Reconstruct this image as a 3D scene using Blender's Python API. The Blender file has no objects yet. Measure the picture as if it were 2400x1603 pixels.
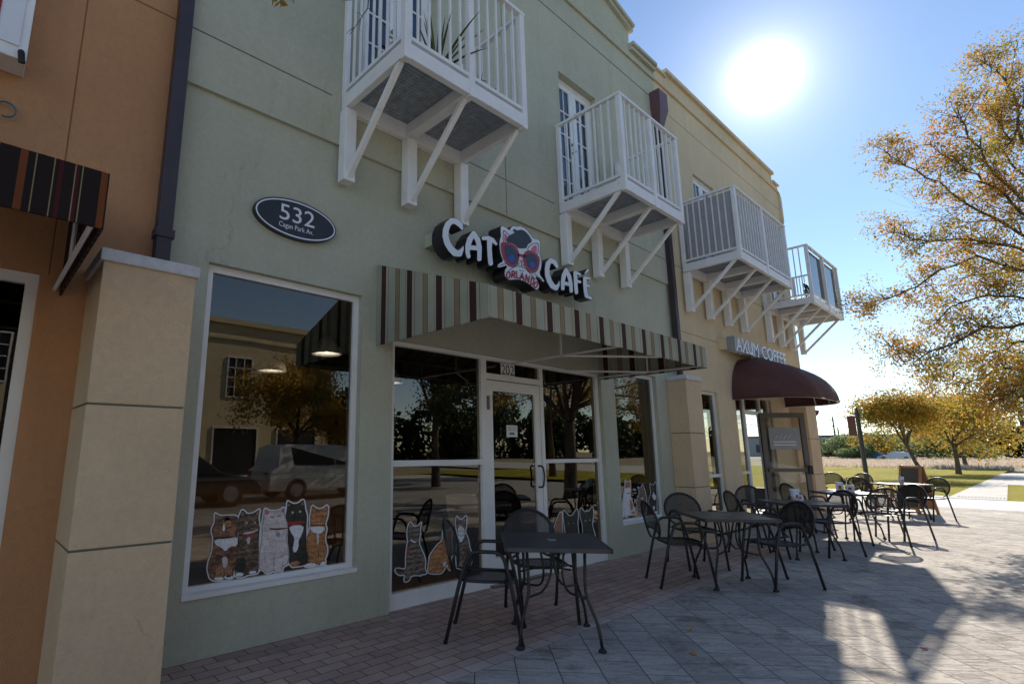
import bpy, math, random
import numpy as np
from mathutils import Vector, Matrix
sc = bpy.context.scene
col = sc.collection
rnd = random.Random(7)

# ------------------------------------------------------------------ camera
F_PX, CX, CY, EYE = 1250.635, 1010.9, 815.46, 1.38
YAW, PITCH = 0.859, 0.191
cy_, sy_, cp_, sp_ = math.cos(YAW), math.sin(YAW), math.cos(PITCH), math.sin(PITCH)
FWD = Vector((cy_*cp_, sy_*cp_, sp_)); RIGHT = Vector((sy_, -cy_, 0)); UP = RIGHT.cross(FWD)
cam_d = bpy.data.cameras.new('camera'); cam = bpy.data.objects.new('camera', cam_d); col.objects.link(cam)
m3 = Matrix((RIGHT, UP, -FWD)).transposed()
cam.matrix_world = Matrix.Translation((0, 0, EYE)) @ m3.to_4x4()
cam_d.sensor_width = 36; cam_d.lens = 36*F_PX/2400
cam_d.shift_x = (1200-CX)/2400; cam_d.shift_y = (CY-801.5)/2400
cam_d.clip_start = 0.05; cam_d.clip_end = 2000
sc.camera = cam
def ray(px, py): return RIGHT*((px-CX)/F_PX) - UP*((py-CY)/F_PX) + FWD
def P(px, py, y=4.0):                       # point of the photo on the plane y = const
    d = ray(px, py); t = y/d.y
    return Vector((d.x*t, y, EYE+d.z*t))
def PX(px, py, x):
    d = ray(px, py); t = x/d.x
    return Vector((x, d.y*t, EYE+d.z*t))

# ------------------------------------------------------------------ light
SUN_EL, SUN_AZ = math.radians(32.4), math.radians(14.1)      # azimuth from +X towards +Y
SUN = Vector((math.cos(SUN_EL)*math.cos(SUN_AZ), math.cos(SUN_EL)*math.sin(SUN_AZ), math.sin(SUN_EL)))
world = bpy.data.worlds.new('World'); sc.world = world; world.use_nodes = True
wn = world.node_tree; wn.nodes.clear()
def wnode(t, **k):
    n = wn.nodes.new(t)
    for a, b in k.items(): setattr(n, a, b)
    return n
wout = wnode('ShaderNodeOutputWorld'); bg = wnode('ShaderNodeBackground'); bg2 = wnode('ShaderNodeBackground'); wadd = wnode('ShaderNodeAddShader')
sky = wnode('ShaderNodeTexSky'); sky.sky_type = 'NISHITA'; sky.sun_disc = False
sky.sun_elevation = SUN_EL; sky.sun_rotation = math.pi/2-SUN_AZ
sky.air_density = 0.85; sky.dust_density = 0.0; sky.ozone_density = 1.0
wn.links.new(sky.outputs[0], bg.inputs[0]); bg.inputs[1].default_value = 0.074
# the sun itself and its bright aureole, by the angle to the sun's direction
geo = wnode('ShaderNodeNewGeometry'); dot = wnode('ShaderNodeVectorMath', operation='DOT_PRODUCT')
dot.inputs[1].default_value = tuple(-SUN)
wn.links.new(geo.outputs['Incoming'], dot.inputs[0])
acos = wnode('ShaderNodeMath', operation='ARCCOSINE'); wn.links.new(dot.outputs['Value'], acos.inputs[0])
def glow(scale, amp):
    a = wnode('ShaderNodeMath', operation='DIVIDE'); a.inputs[1].default_value = -math.radians(scale)
    wn.links.new(acos.outputs[0], a.inputs[0])
    e = wnode('ShaderNodeMath', operation='EXPONENT'); wn.links.new(a.outputs[0], e.inputs[0])
    mm = wnode('ShaderNodeMath', operation='MULTIPLY'); mm.inputs[1].default_value = amp; wn.links.new(e.outputs[0], mm.inputs[0])
    return mm
g1, g2 = glow(.55, 10.0), glow(3.4, 0.46)
ga = wnode('ShaderNodeMath', operation='ADD'); wn.links.new(g1.outputs[0], ga.inputs[0]); wn.links.new(g2.outputs[0], ga.inputs[1])
bg2.inputs[0].default_value = (1, .96, .93, 1); wn.links.new(ga.outputs[0], bg2.inputs[1])
wn.links.new(bg.outputs[0], wadd.inputs[0]); wn.links.new(bg2.outputs[0], wadd.inputs[1]); wn.links.new(wadd.outputs[0], wout.inputs[0])
sl = bpy.data.lights.new('sun', 'SUN'); sl.energy = 2.7; sl.angle = math.radians(0.5); sl.color = (1, .93, .80)
so = bpy.data.objects.new('sun', sl); col.objects.link(so); so.rotation_euler = SUN.to_track_quat('Z', 'Y').to_euler()
sc.view_settings.view_transform = 'Standard'; sc.view_settings.look = 'None'
sc.view_settings.exposure = 1.32; sc.view_settings.gamma = 1.0

# ------------------------------------------------------------------ materials
def new_mat(name, rough=.6, metal=0.0, spec=.5):
    m = bpy.data.materials.new(name); m.use_nodes = True
    b = m.node_tree.nodes['Principled BSDF']
    b.inputs['Roughness'].default_value = rough; b.inputs['Metallic'].default_value = metal
    b.inputs['Specular IOR Level'].default_value = spec
    return m, m.node_tree, b
def N(nt, t, **k):
    n = nt.nodes.new(t)
    for a, v in k.items():
        if a == 'inp':
            for q, w in v.items(): n.inputs[q].default_value = w
        else: setattr(n, a, v)
    return n
def ramp(nt, src, stops, interp='LINEAR'):
    r = N(nt, 'ShaderNodeValToRGB'); cr = r.color_ramp; cr.interpolation = interp
    while len(cr.elements) < len(stops): cr.elements.new(.5)
    for e, (p, c) in zip(cr.elements, stops): e.position = p; e.color = (*c, 1)
    nt.links.new(src, r.inputs[0]); return r
def noise_mat(name, c1, c2, scale=3, rough=.7, bump=0, bscale=60, detail=5, metal=0, spec=.5, mid=None, bdist=.01):
    m, nt, b = new_mat(name, rough, metal, spec)
    tc = N(nt, 'ShaderNodeTexCoord')
    n = N(nt, 'ShaderNodeTexNoise', inp={'Scale': scale, 'Detail': detail, 'Roughness': .6}); nt.links.new(tc.outputs['Object'], n.inputs['Vector'])
    st = [(.3, c1), (.7, c2)] if mid is None else [(.25, c1), (.5, mid), (.75, c2)]
    r = ramp(nt, n.outputs['Fac'], st); nt.links.new(r.outputs[0], b.inputs['Base Color'])
    if bump:
        n2 = N(nt, 'ShaderNodeTexNoise', inp={'Scale': bscale, 'Detail': 4}); nt.links.new(tc.outputs['Object'], n2.inputs['Vector'])
        bp = N(nt, 'ShaderNodeBump', inp={'Strength': bump, 'Distance': bdist}); nt.links.new(n2.outputs['Fac'], bp.inputs['Height']); nt.links.new(bp.outputs[0], b.inputs['Normal'])
    return m
def sh(c, k): return tuple(v*k for v in c)
def paint(name, c, rough=.5, var=.08, scale=6, bump=0, bscale=80, metal=0, spec=.5):
    return noise_mat(name, sh(c, 1-var), sh(c, 1+var), scale, rough, bump, bscale, metal=metal, spec=spec)
def stucco(name, c, dirt):
    """rendered wall: sand-grain bump, faint trowel patches and weather streaks"""
    m, nt, b = new_mat(name, .85, 0, .25)
    tc = N(nt, 'ShaderNodeTexCoord')
    n1 = N(nt, 'ShaderNodeTexNoise', inp={'Scale': .9, 'Detail': 8, 'Roughness': .62}); nt.links.new(tc.outputs['Object'], n1.inputs['Vector'])
    r1 = ramp(nt, n1.outputs['Fac'], [(.3, sh(c, .88)), (.7, sh(c, 1.07))])
    mp = N(nt, 'ShaderNodeMapping'); mp.inputs['Scale'].default_value = (3.2, 3.2, .35); nt.links.new(tc.outputs['Object'], mp.inputs[0])
    n2 = N(nt, 'ShaderNodeTexNoise', inp={'Scale': 1.6, 'Detail': 7, 'Roughness': .7}); nt.links.new(mp.outputs[0], n2.inputs['Vector'])
    r2 = ramp(nt, n2.outputs['Fac'], [(.52, (0, 0, 0)), (.78, (.45, .45, .45))])
    mx = N(nt, 'ShaderNodeMixRGB'); nt.links.new(r2.outputs[0], mx.inputs[0]); nt.links.new(r1.outputs[0], mx.inputs[1]); mx.inputs[2].default_value = (*dirt, 1)
    wp = N(nt, 'ShaderNodeTexNoise', inp={'Scale': 1.5, 'Detail': 5}); nt.links.new(tc.outputs['Object'], wp.inputs['Vector'])
    wa = N(nt, 'ShaderNodeVectorMath', operation='MULTIPLY_ADD'); wa.inputs[1].default_value = (.8, .8, .8); nt.links.new(wp.outputs['Color'], wa.inputs[0]); nt.links.new(tc.outputs['Object'], wa.inputs[2])
    vo = N(nt, 'ShaderNodeTexVoronoi', feature='DISTANCE_TO_EDGE', inp={'Scale': .55}); nt.links.new(wa.outputs[0], vo.inputs['Vector'])
    cr_ = ramp(nt, vo.outputs['Distance'], [(.0, (.8, .8, .8)), (.003, (0, 0, 0))]); gate = ramp(nt, n2.outputs['Fac'], [(.52, (0, 0, 0)), (.64, (.4, .4, .4))])
    cm = N(nt, 'ShaderNodeMath', operation='MULTIPLY'); nt.links.new(cr_.outputs[0], cm.inputs[0]); nt.links.new(gate.outputs[0], cm.inputs[1])
    mxc = N(nt, 'ShaderNodeMixRGB'); nt.links.new(cm.outputs[0], mxc.inputs[0]); nt.links.new(mx.outputs[0], mxc.inputs[1]); mxc.inputs[2].default_value = (*sh(dirt, .45), 1)
    n5 = N(nt, 'ShaderNodeTexNoise', inp={'Scale': 22, 'Detail': 6, 'Roughness': .75}); nt.links.new(tc.outputs['Object'], n5.inputs['Vector'])
    r5 = ramp(nt, n5.outputs['Fac'], [(.3, (.9, .9, .9)), (.7, (1.06, 1.06, 1.06))])
    m5 = N(nt, 'ShaderNodeMixRGB', blend_type='MULTIPLY'); m5.inputs[0].default_value = 1; nt.links.new(mxc.outputs[0], m5.inputs[1]); nt.links.new(r5.outputs[0], m5.inputs[2])
    nt.links.new(m5.outputs[0], b.inputs['Base Color'])
    n3 = N(nt, 'ShaderNodeTexNoise', inp={'Scale': 130, 'Detail': 3}); nt.links.new(tc.outputs['Object'], n3.inputs['Vector'])
    n4 = N(nt, 'ShaderNodeTexNoise', inp={'Scale': 9, 'Detail': 4}); nt.links.new(tc.outputs['Object'], n4.inputs['Vector'])
    ad = N(nt, 'ShaderNodeMath', operation='ADD'); nt.links.new(n3.outputs['Fac'], ad.inputs[0]); nt.links.new(n4.outputs['Fac'], ad.inputs[1])
    bp = N(nt, 'ShaderNodeBump', inp={'Strength': .8, 'Distance': .008}); nt.links.new(ad.outputs[0], bp.inputs['Height']); nt.links.new(bp.outputs[0], b.inputs['Normal'])
    return m
M = {}
M['green'] = stucco('green_stucco', (.52, .515, .40), (.38, .37, .26))
M['yellow'] = stucco('yellow_stucco', (.74, .60, .40), (.58, .45, .28))
M['orange'] = stucco('orange_stucco', (.56, .285, .14), (.42, .21, .10))
M['cream'] = stucco('cream_stucco', (.72, .53, .34), (.60, .44, .28))
M['far_wall'] = stucco('buff_stucco', (.72, .58, .36), (.6, .48, .3))
M['cap'] = paint('weathered_white', (.6, .6, .6), .7, .12, 14, .3, 60)
M['white'] = paint('white_painted_steel', (.82, .81, .80), .42, .06, 5, .12, 50)
_nt = M['white'].node_tree; _b = _nt.nodes['Principled BSDF']; _src = _b.inputs['Base Color'].links[0].from_socket
_tc = N(_nt, 'ShaderNodeTexCoord'); _n = N(_nt, 'ShaderNodeTexNoise', inp={'Scale': 7, 'Detail': 9, 'Roughness': .78}); _nt.links.new(_tc.outputs['Object'], _n.inputs['Vector'])
_r = ramp(_nt, _n.outputs['Fac'], [(.63, (0, 0, 0)), (.70, (.55, .55, .55))]); _m = N(_nt, 'ShaderNodeMixRGB'); _nt.links.new(_r.outputs[0], _m.inputs[0]); _nt.links.new(_src, _m.inputs[1]); _m.inputs[2].default_value = (.30, .22, .15, 1); _nt.links.new(_m.outputs[0], _b.inputs['Base Color'])
M['alu'] = paint('white_aluminium', (.80, .78, .76), .38, .05, 4)
M['bronze'] = paint('dark_bronze', (.045, .033, .04), .45, .15, 5)
M['flare_maroon'] = paint('flare_tinted_maroon', (.13, .06, .07), .5)  # collector head: red tint of the sun flare put into its base colour
M['doorbronze'] = paint('grey_bronze', (.13, .115, .105), .4, .08, 5)
M['black'] = paint('black_enamel', (.018, .018, .022), .4, .2, 5)
M['chair'] = paint('black_brown_powder_coat', (.020, .017, .018), .42, .25, 25, .15, 200)
M['tabletop'] = paint('charcoal_mesh_top', (.055, .05, .056), .36, .2, 9, .2, 300)
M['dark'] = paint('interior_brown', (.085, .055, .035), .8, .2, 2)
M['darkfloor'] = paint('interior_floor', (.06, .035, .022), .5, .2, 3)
M['grate'] = paint('galvanised_grate', (.34, .36, .39), .5, .2, 12, metal=.3)
M['deckshade'] = noise_mat('balcony_screen', (.34, .33, .35), (.42, .41, .43), 8, .8)
M['wlet'] = paint('white_letter_face', (.74, .75, .8), .35, .03, 4)
M['red'] = paint('red_vinyl', (.36, .018, .03), .4, .12, 5)
M['pink'] = paint('pink_vinyl', (.62, .13, .24), .4, .12, 12)
M['navy'] = paint('navy_vinyl', (.018, .022, .05), .35, .2, 8)
M['blue'] = paint('blue_vinyl', (.03, .05, .30), .35, .25, 12)
M['nearblack'] = paint('black_vinyl', (.018, .016, .02), .4, .2, 5)
M['stickw'] = paint('white_vinyl', (.72, .72, .74), .4, .02, 4)
M['redaccent'] = paint('red_plastic', (.5, .02, .02), .4)
M['grey'] = paint('grey_metal', (.3, .3, .31), .45)
M['rubber'] = paint('black_rubber', (.02, .02, .02), .8)
M['burg'] = paint('burgundy_canvas', (.115, .052, .048), .75, .18, 3, .25, 400, spec=.2)
M['terracotta'] = paint('dark_terracotta', (.12, .04, .025), .7)
M['bark'] = noise_mat('bark', (.07, .05, .035), (.16, .12, .085), 9, .9, .7, 40, bdist=.03)
M['paper'] = paint('white_paper', (.75, .75, .73), .6, .02)
M['wood'] = paint('brown_wood', (.30, .15, .06), .6, .15, 8)
M['board'] = paint('chalkboard', (.02, .03, .035), .5)
M['yel'] = paint('orange_yellow_paint', (.6, .26, .03), .5)
M['teal'] = paint('teal_wire', (.05, .16, .18), .5)

def fur(name, a, b_, scale=14, stretch=(1, 1, 2.2), stripe=1.0):
    m, nt, b = new_mat(name, .5)
    tc = N(nt, 'ShaderNodeTexCoord'); mp = N(nt, 'ShaderNodeMapping'); mp.inputs['Scale'].default_value = stretch
    nt.links.new(tc.outputs['Object'], mp.inputs[0])
    n = N(nt, 'ShaderNodeTexNoise', inp={'Scale': scale, 'Detail': 6, 'Roughness': .7, 'Distortion': 1.2}); nt.links.new(mp.outputs[0], n.inputs['Vector'])
    r = ramp(nt, n.outputs['Fac'], [(.36, a), (.6, b_)])
    wv = N(nt, 'ShaderNodeTexWave', bands_direction='Z', inp={'Scale': 7, 'Distortion': 7, 'Detail': 3, 'Detail Scale': 2}); nt.links.new(tc.outputs['Object'], wv.inputs['Vector'])
    wr = ramp(nt, wv.outputs['Fac'], [(.30, (stripe,)*3), (.62, (1, 1, 1))]); mx = N(nt, 'ShaderNodeMixRGB', blend_type='MULTIPLY'); mx.inputs[0].default_value = 1
    nt.links.new(r.outputs[0], mx.inputs[1]); nt.links.new(wr.outputs[0], mx.inputs[2])
    hn = N(nt, 'ShaderNodeTexNoise', inp={'Scale': 150, 'Detail': 3}); mp2 = N(nt, 'ShaderNodeMapping'); mp2.inputs['Scale'].default_value = (1, 1, .3); nt.links.new(tc.outputs['Object'], mp2.inputs[0]); nt.links.new(mp2.outputs[0], hn.inputs['Vector'])
    hr = ramp(nt, hn.outputs['Fac'], [(.3, (.84, .84, .84)), (.7, (1.15, 1.15, 1.15))]); mx2 = N(nt, 'ShaderNodeMixRGB', blend_type='MULTIPLY'); mx2.inputs[0].default_value = 1
    nt.links.new(mx.outputs[0], mx2.inputs[1]); nt.links.new(hr.outputs[0], mx2.inputs[2]); nt.links.new(mx2.outputs[0], b.inputs['Base Color'])
    if not name.endswith('_edge'): M['edge_'+name] = fur(name+'_edge', sh(a, .62), sh(b_, .62), scale, stretch, stripe)
    M['main_'+name] = m
    return m
M['f_calico'] = fur('calico_fur', (.055, .03, .018), (.34, .16, .08), 12, stripe=.6)
M['f_tabby'] = fur('tabby_fur', (.035, .025, .017), (.24, .155, .095), 16, stripe=.45)
M['f_grey'] = fur('grey_tabby_fur', (.05, .035, .028), (.36, .27, .21), 22, (1, 1, 3.2), .42)
M['f_white'] = fur('cream_white_fur', (.52, .42, .40), (.78, .70, .68), 9)
M['f_snow'] = fur('white_fur', (.68, .66, .66), (.85, .83, .84), 9)
M['f_black'] = fur('black_fur', (.012, .010, .008), (.05, .042, .032), 10)
M['f_orange'] = fur('orange_fur', (.30, .10, .03), (.62, .28, .11), 14, stripe=.72)
M['f_brown'] = fur('warm_brown_fur', (.18, .08, .04), (.42, .22, .11), 18)
M['eye'] = paint('pale_eye', (.5, .52, .3), .3)

def stripes(name, period, bands, axis):
    """striped canvas: bands = [(start fraction, colour)], running across the object's x or y"""
    m, nt, b = new_mat(name, .8, 0, .2)
    tc = N(nt, 'ShaderNodeTexCoord'); sp = N(nt, 'ShaderNodeSeparateXYZ'); nt.links.new(tc.outputs['Object'], sp.inputs[0])
    d = N(nt, 'ShaderNodeMath', operation='DIVIDE'); nt.links.new(sp.outputs[axis], d.inputs[0]); d.inputs[1].default_value = period
    f = N(nt, 'ShaderNodeMath', operation='FLOORED_MODULO'); nt.links.new(d.outputs[0], f.inputs[0]); f.inputs[1].default_value = 1
    r = ramp(nt, f.outputs[0], bands, 'CONSTANT')
    n = N(nt, 'ShaderNodeTexNoise', inp={'Scale': 3, 'Detail': 6}); nt.links.new(tc.outputs['Object'], n.inputs['Vector'])
    rr = ramp(nt, n.outputs['Fac'], [(.3, (.8, .8, .78)), (.7, (1, 1, 1))])
    mx = N(nt, 'ShaderNodeMixRGB', blend_type='MULTIPLY'); mx.inputs[0].default_value = 1
    nt.links.new(r.outputs[0], mx.inputs[1]); nt.links.new(rr.outputs[0], mx.inputs[2])
    tr = N(nt, 'ShaderNodeBsdfTranslucent'); nt.links.new(mx.outputs[0], tr.inputs[0]); nt.links.new(mx.outputs[0], b.inputs['Base Color'])
    ms = N(nt, 'ShaderNodeMixShader'); ms.inputs[0].default_value = .10
    out = nt.nodes['Material Output']; nt.links.new(b.outputs[0], ms.inputs[1]); nt.links.new(tr.outputs[0], ms.inputs[2]); nt.links.new(ms.outputs[0], out.inputs[0])
    wv = N(nt, 'ShaderNodeTexNoise', inp={'Scale': 2.2, 'Detail': 2}); nt.links.new(tc.outputs['Object'], wv.inputs['Vector'])
    bp = N(nt, 'ShaderNodeBump', inp={'Strength': .7, 'Distance': .06}); nt.links.new(wv.outputs['Fac'], bp.inputs['Height']); nt.links.new(bp.outputs[0], b.inputs['Normal'])
    return m
DK, CR, GR, RD, TN = (.065, .032, .028), (.52, .45, .34), (.42, .43, .33), (.27, .07, .05), (.29, .25, .15)
cafe_bands = [(0, DK), (.19, CR), (.215, GR), (.235, RD), (.245, GR), (.455, RD), (.475, TN), (.61, RD), (.63, CR), (.645, GR), (.90, RD), (.915, GR), (.965, CR)]
M['str_x'] = stripes('striped_canvas_front', .385, cafe_bands, 0)
M['str_y'] = stripes('striped_canvas_side', .385, cafe_bands, 1)
BK, OR, YL, RB = (.020, .013, .012), (.18, .055, .02), (.28, .22, .11), (.07, .012, .016)
bands2 = [(0, BK), (.10, OR), (.19, BK), (.28, YL), (.295, BK), (.50, YL), (.515, BK), (.56, RB), (.62, BK), (.76, YL), (.775, RB), (.82, BK), (.85, YL), (.865, BK)]
M['bk_x'] = stripes('black_striped_canvas', .29, bands2, 0)
M['bk_y'] = stripes('black_striped_canvas_side', .29, bands2, 1)

def glass_mat(name, tint, refl_col, f0):
    m, nt, b = new_mat(name); nt.nodes.remove(b)
    t = N(nt, 'ShaderNodeBsdfTransparent'); t.inputs[0].default_value = (*tint, 1)
    g = N(nt, 'ShaderNodeBsdfGlossy'); g.inputs['Roughness'].default_value = 0.0; g.inputs[0].default_value = (*refl_col, 1)
    tc = N(nt, 'ShaderNodeTexCoord'); wn_ = N(nt, 'ShaderNodeTexNoise', inp={'Scale': 1.3, 'Detail': 1}); nt.links.new(tc.outputs['Object'], wn_.inputs['Vector'])
    wb = N(nt, 'ShaderNodeBump', inp={'Strength': .25, 'Distance': .004}); nt.links.new(wn_.outputs['Fac'], wb.inputs['Height']); nt.links.new(wb.outputs[0], g.inputs['Normal'])
    fr = N(nt, 'ShaderNodeFresnel', inp={'IOR': 1.5}); ad = N(nt, 'ShaderNodeMath', operation='MULTIPLY_ADD'); ad.inputs[1].default_value = 1.0; ad.inputs[2].default_value = f0
    nt.links.new(fr.outputs[0], ad.inputs[0]); ad.use_clamp = True
    ms = N(nt, 'ShaderNodeMixShader'); nt.links.new(ad.outputs[0], ms.inputs[0]); nt.links.new(t.outputs[0], ms.inputs[1]); nt.links.new(g.outputs[0], ms.inputs[2])
    nt.links.new(ms.outputs[0], nt.nodes['Material Output'].inputs[0]); return m
M['glass'] = glass_mat('tinted_glass', (.52, .47, .38), (.78, .74, .66), .10)
M['glass2'] = glass_mat('clear_glass', (.8, .82, .82), (.85, .87, .9), .05)
M['plexi'] = glass_mat('hazy_acrylic', (.84, .84, .84), (.7, .7, .7), .12)
M['upglass'] = glass_mat('blue_door_glass', (.25, .28, .34), (.6, .66, .75), .12)

# ------------------------------------------------------------------ mesh helpers
class MB:
    def __init__(s): s.v = []; s.f = []; s.m = []; s.mats = []
    def mi(s, mat):
        if mat not in s.mats: s.mats.append(mat)
        return s.mats.index(mat)
    def add(s, vs, fs, mat):
        k = len(s.v); s.v += [tuple(v) for v in vs]; i = s.mi(mat)
        for f in fs: s.f.append(tuple(a+k for a in f)); s.m.append(i)
        return s
    def quad(s, a, b, c, d, mat): return s.add([a, b, c, d], [(0, 1, 2, 3)], mat)
    def box(s, x0, x1, y0, y1, z0, z1, mat):
        v = [(x0, y0, z0), (x1, y0, z0), (x1, y1, z0), (x0, y1, z0), (x0, y0, z1), (x1, y0, z1), (x1, y1, z1), (x0, y1, z1)]
        return s.add(v, [(3, 2, 1, 0), (4, 5, 6, 7), (0, 1, 5, 4), (1, 2, 6, 5), (2, 3, 7, 6), (3, 0, 4, 7)], mat)
    def bar(s, a, b, w, h, mat, up=(0, 0, 1)):     # rectangular bar between two points
        a, b = Vector(a), Vector(b); d = (b-a).normalized(); u = Vector(up)
        r = d.cross(u); r = r.normalized() if r.length > 1e-5 else Vector((1, 0, 0)); u = r.cross(d).normalized()
        r *= w/2; u *= h/2
        v = [a-r-u, a+r-u, a+r+u, a-r+u, b-r-u, b+r-u, b+r+u, b-r+u]
        return s.add(v, [(3, 2, 1, 0), (4, 5, 6, 7), (0, 1, 5, 4), (1, 2, 6, 5), (2, 3, 7, 6), (3, 0, 4, 7)], mat)
    def tube(s, pts, r, mat, n=8, closed=False, cap=True):
        pts = [Vector(p) for p in pts]; L = len(pts)
        rr = r if isinstance(r, (list, tuple)) else [r]*L
        nrm = None; rings = []
        for i, p in enumerate(pts):
            if closed: d = pts[(i+1) % L]-pts[i-1]
            else: d = pts[min(i+1, L-1)]-pts[max(i-1, 0)]
            if d.length < 1e-9: d = Vector((0, 0, 1))
            d.normalize()
            if nrm is None:
                nrm = d.cross(Vector((0, 0, 1)));
                if nrm.length < .1: nrm = d.cross(Vector((1, 0, 0)))
            nrm = (nrm-d*nrm.dot(d)).normalized(); bn = d.cross(nrm)
            rings.append([p+(nrm*math.cos(2*math.pi*k/n)+bn*math.sin(2*math.pi*k/n))*rr[i] for k in range(n)])
        vs = [v for q in rings for v in q]; fs = []
        for i in range(L if closed else L-1):
            j = (i+1) % L
            for k in range(n): fs.append((i*n+k, i*n+(k+1) % n, j*n+(k+1) % n, j*n+k))
        if cap and not closed: fs.append(tuple(range(n-1, -1, -1))); fs.append(tuple((L-1)*n+k for k in range(n)))
        return s.add(vs, fs, mat)
    def lathe(s, prof, c, mat, n=20, axis='z'):
        vs = []; fs = []
        for r, z in prof:
            for k in range(n):
                a = 2*math.pi*k/n; vs.append((c[0]+r*math.cos(a), c[1]+r*math.sin(a), c[2]+z))
        for i in range(len(prof)-1):
            for k in range(n): fs.append((i*n+k, i*n+(k+1) % n, (i+1)*n+(k+1) % n, (i+1)*n+k))
        return s.add(vs, fs, mat)
    def prism(s, poly, y0, y1, mat):            # poly = [(x, z)] extruded along y
        n = len(poly); vs = [(x, y0, z) for x, z in poly]+[(x, y1, z) for x, z in poly]
        fs = [tuple(range(n)), tuple(range(2*n-1, n-1, -1))]+[(i, (i+1) % n, n+(i+1) % n, n+i) for i in range(n)]
        return s.add(vs, fs, mat)
    def build(s, name, parent=None, smooth=False, bevel=0, loc=None):
        me = bpy.data.meshes.new(name); me.from_pydata(s.v, [], s.f)
        for m in s.mats: me.materials.append(m)
        me.polygons.foreach_set('material_index', s.m)
        if smooth: me.polygons.foreach_set('use_smooth', [True]*len(me.polygons))
        me.update()
        o = bpy.data.objects.new(name, me); col.objects.link(o)
        if parent: o.parent = parent
        if bevel:
            b = o.modifiers.new('bevel', 'BEVEL'); b.width = bevel; b.segments = 2; b.limit_method = 'ANGLE'
        return o
def tag(o, label=None, cat=None, group=None, kind=None):
    if label: o['label'] = label
    if cat: o['category'] = cat
    if group: o['group'] = group
    if kind: o['kind'] = kind
    return o
def empty(name, loc=(0, 0, 0), rz=0):
    o = bpy.data.objects.new(name, None); o.location = loc; o.rotation_euler = (0, 0, rz); o.empty_display_size = .2
    col.objects.link(o); return o
def children(o): return [c for c in bpy.data.objects if c.parent == o]
def copy_tree(o, parent=None):
    c = o.copy(); col.objects.link(c); c.parent = parent
    for ch in children(o): copy_tree(ch, c)
    return c
def rounded(pts, r, seg=5):
    """polyline with rounded corners"""
    pts = [Vector(p) for p in pts]; out = [pts[0]]
    for i in range(1, len(pts)-1):
        a, b, c = pts[i-1], pts[i], pts[i+1]; d1 = (a-b); d2 = (c-b); rr = min(r, d1.length*.49, d2.length*.49)
        p0 = b+d1.normalized()*rr; p2 = b+d2.normalized()*rr
        for k in range(seg+1):
            t = k/seg; out.append(p0*(1-t)**2+b*2*t*(1-t)+p2*t*t)
    out.append(pts[-1]); return out
FONTC = {}
def text_mesh(txt, x0, x1, z0, z1, y, ext, mat, name, parent, flip=False, shear=0):
    """real letters, fitted to a box on a wall facing -Y"""
    cu = bpy.data.curves.new('t', 'FONT'); cu.body = txt; cu.extrude = .5; cu.resolution_u = 3
    ob = bpy.data.objects.new('t', cu); col.objects.link(ob)
    dg = bpy.context.evaluated_depsgraph_get(); me = bpy.data.meshes.new_from_object(ob.evaluated_get(dg)); bpy.data.objects.remove(ob)
    co = np.zeros(len(me.vertices)*3); me.vertices.foreach_get('co', co); co = co.reshape(-1, 3)
    mn, mx = co.min(0), co.max(0); u = (co[:, 0]-mn[0])/(mx[0]-mn[0]); v = (co[:, 1]-mn[1])/(mx[1]-mn[1])
    w = (co[:, 2]-mn[2])/(mx[2]-mn[2])
    new = np.stack([x0+u*(x1-x0), y-ext*w, z0+v*(z1-z0)], 1)
    me.vertices.foreach_set('co', new.ravel()); me.materials.clear(); me.materials.append(mat); me.update(); me.name = name
    o = bpy.data.objects.new(name, me); col.objects.link(o); o.parent = parent; return o

# signed-distance shapes: filled outlines with smooth edges
def poly_field(poly):
    p = np.array(poly, float)
    def f(X, Y):
        d = np.full(X.shape, 1e9); ins = np.zeros(X.shape, bool)
        for i in range(len(p)):
            a, b = p[i-1], p[i]; e = b-a; wx, wy = X-a[0], Y-a[1]
            t = np.clip((wx*e[0]+wy*e[1])/max(e@e, 1e-9), 0, 1); d = np.minimum(d, (wx-t*e[0])**2+(wy-t*e[1])**2)
            c = ((a[1] > Y) != (b[1] > Y)); xx = a[0]+(Y-a[1])*e[0]/(e[1] if abs(e[1]) > 1e-9 else 1e-9)
            ins ^= c & (X < xx)
        return np.where(ins, -1, 1)*np.sqrt(d)
    return f
def stroke_field(pts):
    p = np.array(pts, float)
    def f(X, Y):
        d = np.full(X.shape, 1e9)
        for i in range(len(p)-1):
            a, b = p[i, :2], p[i+1, :2]; e = b-a; t = np.clip(((X-a[0])*e[0]+(Y-a[1])*e[1])/max(e@e, 1e-9), 0, 1)
            r = p[i, 2]+(p[i+1, 2]-p[i, 2])*t
            d = np.minimum(d, np.hypot(X-a[0]-t*e[0], Y-a[1]-t*e[1])-r)
        return d
    return f
def ell_field(cx, cy, rx, ry): return lambda X, Y: (np.hypot((X-cx)/rx, (Y-cy)/ry)-1)*min(rx, ry)
def union(*fs): return lambda X, Y: np.minimum.reduce([f(X, Y) for f in fs])
def offs(f, k): return lambda X, Y: f(X, Y)-k
def isect(f, g): return lambda X, Y: np.maximum(f(X, Y), g(X, Y))
def smoothp(poly, it=1):                      # Chaikin corner cutting
    p = [tuple(q) for q in poly]
    for _ in range(it):
        q = []
        for i in range(len(p)):
            a, b = p[i], p[(i+1) % len(p)]
            q += [(a[0]*.75+b[0]*.25, a[1]*.75+b[1]*.25), (a[0]*.25+b[0]*.75, a[1]*.25+b[1]*.75)]
        p = q
    return p
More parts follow.
